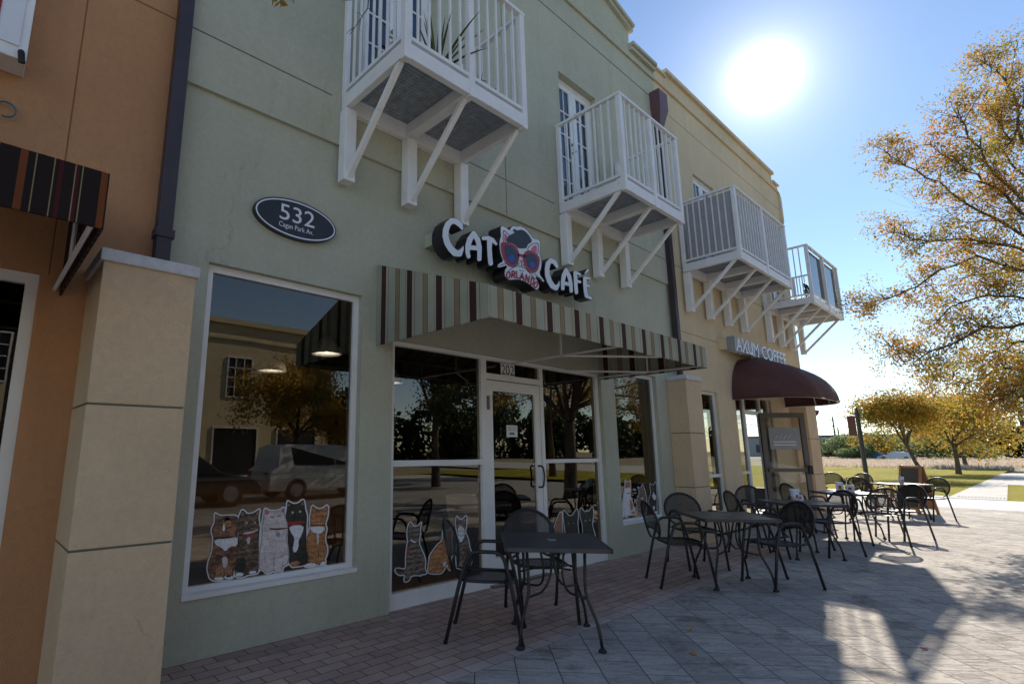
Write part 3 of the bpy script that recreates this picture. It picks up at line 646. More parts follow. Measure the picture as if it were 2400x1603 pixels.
mb.box(11.25, 11.31, 4.05, 4.12, 0, 2.46, M['bronze']); mb.box(11.31, 11.77, 4.05, 4.12, .95, 1.0, A); mb.box(11.77, 11.85, 4.05, 4.12, 0, 2.46, A); mb.box(12.66, 12.74, 4.05, 4.12, 0, 2.46, A)
mb.box(11.85, 12.66, 4.05, 4.12, 2.13, 2.2, A); mb.box(12.74, 13.25, 4.05, 4.12, .95, 1.0, A); mb.box(13.19, 13.25, 4.05, 4.12, 1.0, 2.46, A); mb.box(11.31, 11.77, 4.05, 4.12, 0, .1, A); mb.box(12.74, 13.25, 4.05, 4.12, 0, .1, A)
w = G(mb.build('storefront_frame', yb))
pane(11.31, 11.77, 1.0, 2.46, 4.085, w); pane(11.31, 11.77, .1, .95, 4.085, w); pane(11.85, 12.66, 2.2, 2.46, 4.085, w); pane(12.74, 13.19, 1.0, 2.46, 4.085, w); pane(12.74, 13.25, .1, .95, 4.085, w)
for a, b in ((5.0, 7.2), (7.5, 9.2), (9.5, 11.0)):
    mb = MB(); mb.box(YX1-.16, YX1-.1, a, b, .4, .46, A); mb.box(YX1-.16, YX1-.1, a, b, 2.44, 2.5, A); mb.box(YX1-.16, YX1-.1, a, a+.06, .46, 2.44, A); mb.box(YX1-.16, YX1-.1, b-.06, b, .46, 2.44, A)
    w = G(mb.build('window', yb)); q = MB(); q.quad((YX1-.13, a+.06, .46), (YX1-.13, b-.06, .46), (YX1-.13, b-.06, 2.44), (YX1-.13, a+.06, 2.44), M['glass2']); q.build('pane', w)
# open door, hinged at (12.45, 4.0), swung outwards
h0, h1 = Vector((12.40, 4.0, 0)), Vector((13.10, 3.40, 0)); dv = (h1-h0).normalized(); nv = Vector((dv.y, -dv.x, 0)); L = (h1-h0).length
def dbox(mb, a, b, z0, z1, t0, t1, mat):
    v = [h0+dv*s+nv*t+Vector((0, 0, z)) for z in (z0, z1) for s, t in ((a, t0), (b, t0), (b, t1), (a, t1))]
    mb.add(v, [(3, 2, 1, 0), (4, 5, 6, 7), (0, 1, 5, 4), (1, 2, 6, 5), (2, 3, 7, 6), (3, 0, 4, 7)], mat)
mb = MB(); DB = M['doorbronze']; dbox(mb, 0, .10, .02, 2.16, 0, .045, DB); dbox(mb, L-.10, L, .02, 2.16, 0, .045, DB); dbox(mb, .10, L-.10, 2.06, 2.16, 0, .045, DB); dbox(mb, .10, L-.10, .02, .27, 0, .045, DB)
dr = G(mb.build('door', yb)); dr['label'] = 'open bronze framed glass door'
mb = MB(); mb.quad(*[h0+dv*s+nv*.02+Vector((0, 0, z)) for s, z in ((.1, .27), (L-.1, .27), (L-.1, 2.06), (.1, 2.06))], M['glass2']); mb.build('pane', dr)
mb = MB(); dbox(mb, .05, L-.03, .97, 1.04, .046, .09, DB); dbox(mb, L-.09, L-.02, .93, 1.10, .091, .13, M['black']); mb.build('push_bar', dr)
mb = MB(); dbox(mb, .16, L-.13, 1.42, 1.86, .024, .027, M['grey']); 
for k, z in enumerate((1.50, 1.56)): dbox(mb, .24, L-.22, z, z+.018, .028, .03, M['paper'])
for k in range(4):
    a = h0+dv*(.27+.09*k)+nv*.03+Vector((0, 0, 1.64)); mb.bar(a, a+dv*.06+Vector((0, 0, .09*(1 if k % 2 else .7))), .008, .022, M['paper'], up=nv)
mb.build('door_notice', dr)
balcony(yb, 9.36, 11.98, 4, 1, screen=True); b4 = balcony(yb, 13.42, 15.88, 4, 1, glass=True)
french(10.3, 11.3, 4.7, 6.8, 4.05, yb); french(14.2, 15.2, 4.7, 6.8, 4.05, yb)

# ---------------- orange building
ob = tag(empty('shop_building', (-1, 4, 0)), 'orange stucco shop building at the left edge beside the dark downspout', 'building')
W5 = (-2.2, .232, .62, 2.47)
mb = MB(); facade(mb, -7, .868, 0, 8.6, [W5], 4.0, T, M['orange'])
mb.box(.27, .278, 3.9985, 4.004, 2.47, 8, M['lineo']); groove(mb, .282, .86, 4.66, 4.0, M['lineo'], .012)
mb.box(-7, -6.8, 4.22, 12, 0, 8.6, M['orange']); mb.box(.66, .868, 4.22, 12, 0, 8.6, M['orange']); mb.box(-7, .868, 12, 12.2, 0, 8.6, M['orange'])
G(mb.build('wall', ob))
mb = MB(); mb.box(-7.05, .868, 3.95, 12.2, 8.6, 8.75, M['cap']); G(mb.build('roof', ob))
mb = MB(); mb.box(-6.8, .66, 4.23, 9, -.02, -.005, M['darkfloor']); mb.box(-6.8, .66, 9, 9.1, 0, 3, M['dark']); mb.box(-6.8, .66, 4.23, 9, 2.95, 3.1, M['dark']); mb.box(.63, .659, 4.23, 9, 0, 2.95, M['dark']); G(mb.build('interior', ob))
mb = MB(); frame_rect(mb, *W5, 4.05, .065, .05, M['alu']); mb.box(-1.0, -.94, 4.05, 4.1, .685, 2.405, M['alu']); w = G(mb.build('window', ob)); pane(W5[0]+.065, -1.0, W5[2]+.065, W5[3]-.065, 4.08, w); pane(-.94, W5[1]-.065, W5[2]+.065, W5[3]-.065, 4.08, w)

# ---------------- pillars
def pillar(x0, x1, y0, h, joints, label):
    r = tag(empty('stone_pillar', ((x0+x1)/2, (y0+4)/2, 0)), label, 'pillar', 'cream pillars along the shop fronts')
    mb = MB(); zs = [0]+joints+[h]
    for k in range(len(zs)-1): mb.box(x0, x1, y0, 3.998, zs[k]+(.006 if k else 0), zs[k+1]-(.006 if k < len(zs)-2 else 0), M['cream'])
    mb.box(x0+.008, x1-.008, y0+.008, 3.99, .01, h-.01, M['line'])
    G(mb.build('shaft', r, bevel=.004))
    mb = MB(); mb.box(x0-.02, x1+.02, y0-.02, 3.998, h, h+.075, M['cap']); G(mb.build('cap', r, bevel=.008)); return r
pillar(.485, 1.0, 3.48, 2.47, [.86, 1.64], 'nearest cream pillar between the orange shop front and the big window')
pillar(8.45, 8.99, 3.69, 2.49, [.84, 1.66], 'middle cream pillar below the far end of the striped awning')
pillar(14.5, 15.24, 3.68, 2.49, [.87, 1.66], 'farthest cream pillar at the corner beyond the open bronze door')

# ---------------- downspouts
def downspout(x, y, zb, zt, label, head=None, s=.1):
    r = tag(empty('downspout', (x, y, zb)), label, 'downspout')
    mb = MB(); mb.box(x-s/2, x+s/2, y-s/2, y+s/2, zb+.12, zt, M['bronze']); G(mb.build('pipe', r, bevel=.008))
    mb = MB(); mb.box(x-s/2-.012, x+s/2+.012, y-s/2-.012, y+s/2+.002, zb+.30, zb+.36, M['bronze']); mb.tube([(x, y, zb), (x, y, zb+.22)], s*.46, M['bronze'], 12); G(mb.build('clamp', r))
    if head:
        mb = MB(); a, b = s/2, .155
        v = [(x-a, y-a, head-.42), (x+a, y-a, head-.42), (x+a, y+a, head-.42), (x-a, y+a, head-.42)]+[(x-b, y-b*.9, head), (x+b, y-b*.9, head), (x+b, y+.05, head), (x-b, y+.05, head)]
        v += [(x-b, y-b*.9, head+.32), (x+b, y-b*.9, head+.32), (x+b, y+.05, head+.32), (x-b, y+.05, head+.32)]
        mb.add(v, [(0, 1, 5, 4), (1, 2, 6, 5), (2, 3, 7, 6), (3, 0, 4, 7), (4, 5, 9, 8), (5, 6, 10, 9), (6, 7, 11, 10), (7, 4, 8, 11), (8, 9, 10, 11)], M['flare_maroon']); G(mb.build('collector_head', r))
downspout(.885, 3.93, 2.55, 8.4, 'dark square downspout between the orange and the green shop fronts')
downspout(8.80, 3.92, 2.57, 7.3, 'dark downspout with a collector head between the green and the yellow fronts', head=7.45)

# ================================================================== AWNINGS
def box_awning(name, label, x0, x1, zb, zv, zt, mx, my, yo=2.575, yw=3.995):
    r = tag(empty(name, ((x0+x1)/2, yw, zb)), label, 'awning')
    mb = MB(); t = .012
    zvv = zv
    n = 14
    def lip(x): return zb+.006*math.sin(x*7)+.003*math.sin(x*23+1)
    for i in range(n):
        a, b = x0+(x1-x0)*i/n, x0+(x1-x0)*(i+1)/n
        mb.quad((a, yo, lip(a)), (b, yo, lip(b)), (b, yo, zvv), (a, yo, zvv), mx)          # valance
        mb.quad((a, yo, zvv), (b, yo, zvv), (b, yw, zt), (a, yw, zt), mx)                  # slope
        mb.quad((a, yo+t, lip(a)), (a, yo+t, zvv-t), (b, yo+t, zvv-t), (b, yo+t, lip(b)), mx)
        mb.quad((a, yo+t, zvv-t), (a, yw, zt-t), (b, yw, zt-t), (b, yo+t, zvv-t), mx)
    G(mb.build('canopy', r))
    for q in (x0, x1):
        mb = MB(); e = t if q == x0 else -t
        for xx in (q, q+e): mb.add([(xx, yo+.001, zb), (xx, yw, zb), (xx, yw, zt-.001), (xx, yo+.001, zvv-.001)], [(0, 1, 2, 3)], my)
        mb.quad((q, yo+.001, zb), (q+e, yo+.001, zb), (q+e, yw, zb), (q, yw, zb), my)
        G(mb.build('end_panel', r))
    mb = MB(); W = M['alu']; rr = .013
    for q in (x0+.04, (x0+x1)/2, x1-.04):
        mb.tube([(q, yo+.03, zb+.03), (q, yw-.02, zb+.03)], rr, W, 6); mb.tube([(q, yo+.03, zb+.03), (q, yo+.03, zvv-.03), (q, yw-.03, zt-.04)], rr, W, 6)
        mb.tube([(q, (yo+yw)/2, zb+.03), (q, (yo+yw)/2, (zvv+zt)/2-.03)], rr, W, 6)
    mb.tube([(x0+.04, yo+.03, zb+.03), (x1-.04, yo+.03, zb+.03)], rr, W, 6); mb.tube([(x0+.04, yo+.03, zvv-.03), (x1-.04, yo+.03, zvv-.03)], rr, W, 6)
    if x0 > 0: mb.tube([(x1-.04, (yo+yw)/2, zb+.03), (x1-1.0, yw-.03, zb+.03)], rr, W, 6); mb.tube([((x0+x1)/2, (yo+yw)/2, zb+.03), ((x0+x1)/2+.9, yo+.04, zb+.03)], rr, W, 6)
    G(mb.build('frame', r)); return r
box_awning('striped_awning', 'green, brown and cream striped canvas awning over the glass entrance', 2.77, 6.50, 2.335, 2.585, 3.12, M['str_x'], M['str_y'])
box_awning('striped_awning', 'black canvas awning with orange and yellow stripes on the orange shop front', -3.6, .352, 2.345, 2.615, 3.10, M['bk_x'], M['bk_y'], yo=2.64)

# dome awning
r = tag(empty('dome_awning', (12.6, 4, 2.35)), 'burgundy canvas dome awning with rounded ends over the coffee shop door', 'awning')
def dome_outline(t):           # t 0..1 from left wall end round the front to right wall end
    a = math.pi*(1-t); c, s = math.cos(a), math.sin(a); e = .62
    return 12.62+1.52*math.copysign(abs(c)**e, c), 3.99-1.24*abs(s)**e
nu, nv_ = 54, 14; mb = MB(); vs = []
for layer, k in ((0, 1.0), (1, .985)):
    for j in range(nv_+1):
        v = math.pi/2*j/nv_
        for i in range(nu+1):
            x, y = dome_outline(i/nu); rx = min(max(x, 11.8), 13.44); 
            rib = .012*(1-abs(math.sin(math.pi*i/nu*9)))*math.cos(v)
            cx = rx+(x-rx)*math.cos(v)*(k+rib*0)+0; cyy = 3.99+(y-3.99)*math.cos(v)*(k-rib); cz = 2.35+.86*math.sin(v)**1.0*k
            vs.append((cx, cyy, cz))
row = nu+1; fs = []
for layer in (0, 1):
    o_ = layer*row*(nv_+1)
    for j in range(nv_):
        for i in range(nu):
            q = (o_+j*row+i, o_+j*row+i+1, o_+(j+1)*row+i+1, o_+(j+1)*row+i); fs.append(q if layer == 0 else q[::-1])
for i in range(nu): fs.append((i+1, i, row*(nv_+1)+i, row*(nv_+1)+i+1))
mb.add(vs, fs, M['burg']); G(mb.build('canopy', r, smooth=True))
mb = MB()
for i in range(0, nu+1, 6):
    pts = []
    for j in range(0, nv_+1, 2):
        v = math.pi/2*j/nv_; x, y = dome_outline(i/nu); rx = min(max(x, 11.8), 13.44); pts.append((rx+(x-rx)*math.cos(v)*.97, 3.985+(y-3.985)*math.cos(v)*.965, 2.355+.86*math.sin(v)*.965))
    mb.tube(pts, .014, M['alu'], 6)
mb.tube([(dome_outline(i/40)[0]*1-(dome_outline(i/40)[0]-12.62)*.02, dome_outline(i/40)[1]+.02, 2.36) for i in range(41)], .014, M['alu'], 6)
G(mb.build('frame', r))

# ================================================================== SIGNS
# oval house number
r = tag(empty('address_sign', (1.91, 3.97, 3.305)), 'black oval house number sign reading 532 with a white rim on green wall', 'sign')
def disc(mb, cx, cz, a, b, y0, y1, mat, a2=None, b2=None, n=64):
    if a2 is None:
        vs = [(cx+a*math.cos(2*math.pi*k/n), y, cz+b*math.sin(2*math.pi*k/n)) for y in (y0, y1) for k in range(n)]
        mb.add(vs, [tuple(range(n))]+[(k, k+n, (k+1) % n+n, (k+1) % n) for k in range(n)], mat)
    else:
        vs = [(cx+p*math.cos(2*math.pi*k/n), y0, cz+q*math.sin(2*math.pi*k/n)) for p, q in ((a, b), (a2, b2)) for k in range(n)]
        mb.add(vs, [(k, (k+1) % n, (k+1) % n+n, k+n) for k in range(n)], mat)
mb = MB(); disc(mb, 1.91, 3.305, .378, .172, 3.955, 3.998, M['black']); G(mb.build('plate', r))
mb = MB(); disc(mb, 1.91, 3.305, .366, .160, 3.9535, 0, M['wlet'], .354, .148); G(mb.build('rim', r))
G(text_mesh('532', 1.75, 2.07, 3.272, 3.412, 3.9545, .003, M['wlet'], 'numerals', r)); G(text_mesh('Cagan Park Av.', 1.748, 2.062, 3.195, 3.252, 3.9545, .002, M['wlet'], 'street_name', r))

# cat cafe channel letters
zc = zoom_map(1010, 500, 5.87); YF = 3.72
r = tag(empty('cafe_sign', (4.6, 3.9, 3.55)), 'white channel letter sign reading CAT CAFÉ with a cat head emblem above the striped awning', 'sign')
def letter(strokes, nm='letter'):
    f = union(*[stroke_field(s) for s in strokes]); a = np.concatenate([np.array(s) for s in strokes]); box = (a[:, 0].min()-60, a[:, 0].max()+60, a[:, 1].min()-60, a[:, 1].max()+60)
    mb = MB(); sdf_add(mb, offs(f, 2), box, 5, zc, YF, M['nearblack'], .16, M['nearblack']); sdf_add(mb, offs(f, -3), box, 5, zc, YF-.002, M['wlet']); G(mb.build(nm, r))
letter([[(428, 212, 20), (405, 160, 38), (345, 112, 42), (285, 105, 42), (235, 150, 42), (205, 230, 44), (200, 320, 44), (225, 410, 45), (275, 490, 46), (330, 545, 48), (390, 555, 45), (430, 500, 24), (447, 452, 6)]])
letter([[(588, 275, 34), (535, 360, 42), (508, 450, 38), (503, 540, 32), (518, 595, 30)], [(588, 275, 34), (645, 370, 38), (668, 470, 34), (668, 570, 32), (665, 630, 32)], [(520, 470, 34), (655, 482, 34)]])
letter([[(722, 345, 28), (790, 340, 30), (850, 370, 30), (898, 425, 20)], [(808, 370, 40), (805, 480, 34), (812, 600, 34), (822, 690, 34)]])
letter([[(1735, 735, 22), (1705, 675, 33), (1650, 648, 35), (1612, 690, 36), (1598, 770, 34), (1603, 850, 36), (1630, 930, 38), (1670, 1000, 38), (1720, 1030, 36), (1755, 985, 20), (1765, 935, 6)]])
letter([[(1858, 778, 28), (1828, 860, 33), (1813, 950, 29), (1815, 1035, 27)], [(1858, 778, 28), (1903, 870, 30), (1925, 970, 26), (1930, 1070, 26)], [(1822, 960, 27), (1918, 980, 27)]])
letter([[(1985, 815, 27), (1990, 900, 28), (1994, 1000, 27), (2002, 1090, 26)], [(1988, 812, 22), (2052, 842, 19)], [(1990, 925, 20), (2050, 945, 20)]])
letter([[(2118, 892, 27), (2120, 980, 28), (2128, 1080, 28), (2140, 1135, 28)], [(2120, 885, 20), (2185, 898, 18)], [(2120, 985, 20), (2178, 1003, 19)], [(2140, 1140, 26), (2185, 1160, 24), (2212, 1175, 16)], [(2120, 828, 11), (2160, 785, 20)]])
mb = MB(); em = smoothp([(965, 168), (1020, 190), (1085, 245), (1100, 195), (1140, 172), (1175, 190), (1215, 180), (1270, 190), (1340, 250), (1405, 350), (1470, 360), (1502, 385), (1500, 470), (1490, 560), (1522, 650), (1515, 760), (1485, 830), (1562, 935), (1545, 945), (1500, 905), (1440, 860), (1440, 890), (1490, 985), (1475, 1050), (1430, 1045), (1370, 985), (1280, 930), (1190, 905), (1090, 915), (1045, 905), (1012, 850), (1020, 780), (1050, 740), (1040, 715), (940, 748), (916, 735), (925, 700), (1000, 665), (960, 570), (945, 470), (945, 380), (968, 320), (958, 250)])
BX = (880, 1600, 120, 1090); st = 5
f_em = poly_field(em); sdf_add(mb, offs(f_em, 6), BX, st, zc, YF-.02, M['nearblack'], .18, M['nearblack']); sdf_add(mb, f_em, BX, st, zc, YF-.022, M['wlet'])
def lay(poly, mat, k, sm=1, bx=None):
    a = np.array(poly); sdf_add(mb, poly_field(smoothp(poly, sm)), (a[:, 0].min()-6, a[:, 0].max()+6, a[:, 1].min()-6, a[:, 1].max()+6), 4, zc, YF-.022-.0012*k, mat)
def lin(pts, w, mat, k):
    a = np.array(pts); sdf_add(mb, stroke_field([(x, y, w) for x, y in pts]), (a[:, 0].min()-16, a[:, 0].max()+16, a[:, 1].min()-16, a[:, 1].max()+16), 3, zc, YF-.022-.0012*k, mat)
K = M['nearblack']
lay([(988, 420), (990, 225), (1030, 250), (1095, 310), (1060, 420)], K, 1); lay([(998, 410), (999, 245), (1030, 265), (1085, 312), (1050, 410)], M['wlet'], 2); lay([(1008, 390), (1008, 272), (1030, 282), (1056, 315), (1042, 350), (1038, 392)], M['pink'], 3)
lay([(1320, 500), (1345, 455), (1390, 420), (1480, 398), (1482, 500), (1475, 570), (1400, 560)], K, 1); lay([(1330, 500), (1355, 460), (1395, 430), (1470, 410), (1472, 500), (1465, 560), (1400, 550)], M['wlet'], 2); lay([(1366, 508), (1400, 455), (1450, 432), (1462, 495), (1452, 552), (1410, 525)], M['pink'], 3)
lay([(1038, 375), (1048, 330), (1100, 292), (1145, 278), (1150, 245), (1120, 250), (1150, 208), (1180, 240), (1250, 222), (1310, 258), (1362, 320), (1398, 392), (1330, 430), (1322, 478), (1260, 485), (1190, 478), (1170, 445), (1120, 412), (1050, 400)], K, 4)
lay([(963, 398), (1020, 392), (1100, 412), (1165, 450), (1212, 520), (1220, 610), (1200, 700), (1150, 742), (1080, 737), (1018, 670), (978, 580), (963, 480)], M['red'], 5, 2)
lay([(1268, 580), (1310, 512), (1380, 512), (1445, 548), (1502, 610), (1497, 700), (1468, 795), (1410, 832), (1345, 800), (1295, 730), (1268, 650)], M['red'], 5, 2)
lin([(1205, 575), (1245, 580), (1285, 590)], 18, M['red'], 5)
lay([(1012, 435), (1080, 432), (1150, 478), (1197, 560), (1192, 655), (1150, 708), (1095, 702), (1040, 630), (1010, 540)], M['navy'], 6, 2); lay([(1300, 575), (1370, 548), (1430, 578), (1477, 640), (1462, 740), (1415, 788), (1355, 752), (1312, 690)], M['navy'], 6, 2)
lay([(1060, 600), (1120, 560), (1160, 600), (1150, 670), (1100, 690), (1070, 650)], M['blue'], 7, 2); lay([(1345, 690), (1400, 660), (1440, 700), (1420, 760), (1380, 760)], M['blue'], 7, 2)
lay([(1222, 640), (1262, 648), (1272, 670), (1250, 684), (1225, 664)], M['pink'], 3)
for s in ([(1248, 682), (1245, 730)], [(1195, 700), (1205, 728), (1225, 738), (1245, 725)], [(1245, 722), (1265, 752), (1295, 755)], [(1200, 690), (1222, 700)], [(1265, 700), (1290, 735)], [(1065, 790), (1130, 748), (1190, 722)], [(1300, 760), (1380, 840), (1445, 915)], [(1215, 775), (1245, 792), (1275, 795)], [(938, 722), (1040, 690)], [(1430, 835), (1530, 920)]): lin(s, 4, K, 3)
R_ = M['red']
def let(segs, w=10):
    for s in segs: lin(s, w, R_, 4)
def ring(cx, cy, rx, ry, rot, w=10):
    pts = [(cx+rx*math.cos(a)*math.cos(rot)-ry*math.sin(a)*math.sin(rot), cy+rx*math.cos(a)*math.sin(rot)+ry*math.sin(a)*math.cos(rot)) for a in [2*math.pi*k/14 for k in range(15)]]; lin(pts, w, R_, 4)
ring(1065, 850, 24, 45, .1); let([[(1112, 885), (1118, 795), (1145, 800), (1155, 820), (1148, 842), (1118, 842)], [(1130, 845), (1155, 885)], [(1180, 800), (1178, 888), (1212, 890)], [(1228, 905), (1254, 825), (1278, 915)], [(1240, 880), (1268, 885)], [(1300, 932), (1312, 847), (1342, 950), (1356, 866)], [(1372, 972), (1388, 882), (1416, 905), (1418, 950), (1395, 982), (1372, 972)]]); ring(1443, 985, 22, 42, .35)
G(mb.build('emblem', r))
mb = MB(); a, b = P(1010+0/5.87, 500+270/5.87, 3.9), P(1010+0/5.87, 500+440/5.87, 3.9)
mb.box(3.36, 5.95, 3.885, 3.998, 3.44, 3.575, M['green']); G(mb.build('raceway', r))

# coffee sign
r = tag(empty('coffee_sign', (12.3, 3.9, 3.4)), 'pale raised letter sign reading AXUM COFFEE above the burgundy dome awning', 'sign')
words = [('AXUM', 10.86, 12.02), ('COFFEE', 12.22, 13.72)]
for t_, a, b in words: G(text_mesh(t_, a, b, 3.25, 3.52, 3.86, .13, M['wlet'], 'lettering', r))
mb = MB()
for q in (10.86, 11.09, 11.13, 11.36, 11.42, 11.62, 11.70, 11.98): mb.box(q-.035, q+.035, 3.728, 3.86, 3.247, 3.275, M['wlet'])
for q in (12.76, 13.05, 13.30, 13.52): mb.box(q-.03, q+.04, 3.728, 3.86, 3.247, 3.275, M['wlet'])
G(mb.build('serif', r))
mb = MB(); mb.box(10.7, 13.8, 3.88, 3.998, 3.28, 3.50, M['yellow']); mb.box(10.80, 10.855, 3.735, 3.88, 3.25, 3.53, M['grey']); G(mb.build('raceway', r))

# sign cabinet high on the orange wall
r = tag(empty('sign_cabinet', (-.5, 3.8, 4)), 'white box sign cabinet high on the orange wall at the upper left', 'sign')
mb = MB(); mb.box(-1.6, .0, 3.80, 3.997, 3.72, 5.6, M['white']); G(mb.build('cabinet', r, bevel=.006))
mb = MB(); mb.box(-1.56, -.045, 3.79, 3.799, 3.80, 5.55, M['wlet']); mb.box(-1.5, -.155, 3.785, 3.789, 3.9, 5.5, M['red']); G(mb.build('face', r))
mb = MB(); mb.tube([(-.03, 3.84, 3.79), (-.03, 3.78, 3.76), (-.02, 3.80, 3.70)], .018, M['rubber']); G(mb.build('latch', r))
mb = MB(); mb.tube([(-.06+.05*math.cos(a), 3.97, 3.46+.05*math.sin(a)) for a in [math.pi*(-.6+1.35*k/10) for k in range(11)]]+[(-.10, 3.995, 3.50)], .006, M['teal'], 6)
tag(mb.build('wall_hook', smooth=True), 'small blue wire hook on the orange wall above the black awning', 'hook')

# 202 number and paper notice
r = tag(empty('door_number', (4.69, 4.07, 2.24)), 'white sticker with the number 202 on the glass above the door', 'sign')
mb = MB(); mb.box(4.575, 4.815, 4.0795, 4.0815, 2.238, 2.378, M['paper']); G(mb.build('plate', r)); G(text_mesh('202', 4.585, 4.805, 2.250, 2.366, 4.079, .001, M['nearblack'], 'numerals', r))
r = tag(empty('door_notice', (4.74, 4.07, 1.54)), 'small white paper notice with a black arrow taped inside the glass door', 'notice')
mb = MB(); mb.box(4.645, 4.835, 4.077, 4.0785, 1.54, 1.672, M['paper']); G(mb.build('sheet', r))
G(text_mesh('Please Use', 4.665, 4.815, 1.638, 1.657, 4.0765, .0008, M['grey'], 'lettering', r)); G(text_mesh('Other Door', 4.66, 4.82, 1.612, 1.631, 4.0765, .0008, M['grey'], 'lettering', r))
mb = MB(); mb.add([(4.695, 4.0762, 1.568), (4.755, 4.0762, 1.568), (4.755, 4.0762, 1.560), (4.785, 4.0762, 1.577), (4.755, 4.0762, 1.594), (4.755, 4.0762, 1.586), (4.695, 4.0762, 1.586)], [tuple(range(7))], M['nearblack']); G(mb.build('arrow', r))
mt, nt, b = new_mat('lit_bulb'); b.inputs['Emission Color'].default_value = (1, .93, .82, 1); b.inputs['Emission Strength'].default_value = 22; M['bulb'] = mt
M['lampshade'] = paint('brushed_white_shade', (.7, .7, .7), .35)
M['postred'] = paint('dark_maroon_board', (.05, .015, .02), .5)
M['postgreen'] = paint('dark_green_post', (.012, .022, .02), .45)

# ================================================================== CAT WINDOW STICKERS
def sticker(label, zm, y, cats, rim, box, st, extra=()):
    """cats = [(outline, fur, [(poly or strokes, material)...])]; one vinyl cut-out with a white rim"""
    mb = MB(); fs = [poly_field(smoothp(c[0])) for c in cats]
    sdf_add(mb, offs(union(*fs), rim), box, st, zm, y, M['stickw'])
    k = 1
    for c, f in zip(cats, fs):
        a = np.array(c[0]); bx_ = (a[:, 0].min()-8, a[:, 0].max()+8, a[:, 1].min()-8, a[:, 1].max()+8); sdf_add(mb, f, bx_, st, zm, y-.0006*k, M['edge_'+M[c[1]].name]); sdf_add(mb, offs(f, -rim*.9), bx_, st, zm, y-.0006*k-.00015, M[c[1]])
        for q, mt in c[2]:
            a = np.array([p[:2] for p in q])
            if len(q[0]) == 3: g = stroke_field(q); pad = max(p[2] for p in q)+8
            else: g = poly_field(smoothp(q)); pad = 8
            g = isect(g, f)
            sdf_add(mb, g, (a[:, 0].min()-pad, a[:, 0].max()+pad, a[:, 1].min()-pad, a[:, 1].max()+pad), st*.7, zm, y-.0006*k-.0003, M[mt])
        k += 1
    o = mb.build('cat_sticker'); return tag(o, label, 'sticker', 'cat photo stickers on the shop windows')
def dot(x, y, r): return [(x, y, r), (x+1, y, r)]
zk = zoom_map(470, 1150, 6.818)
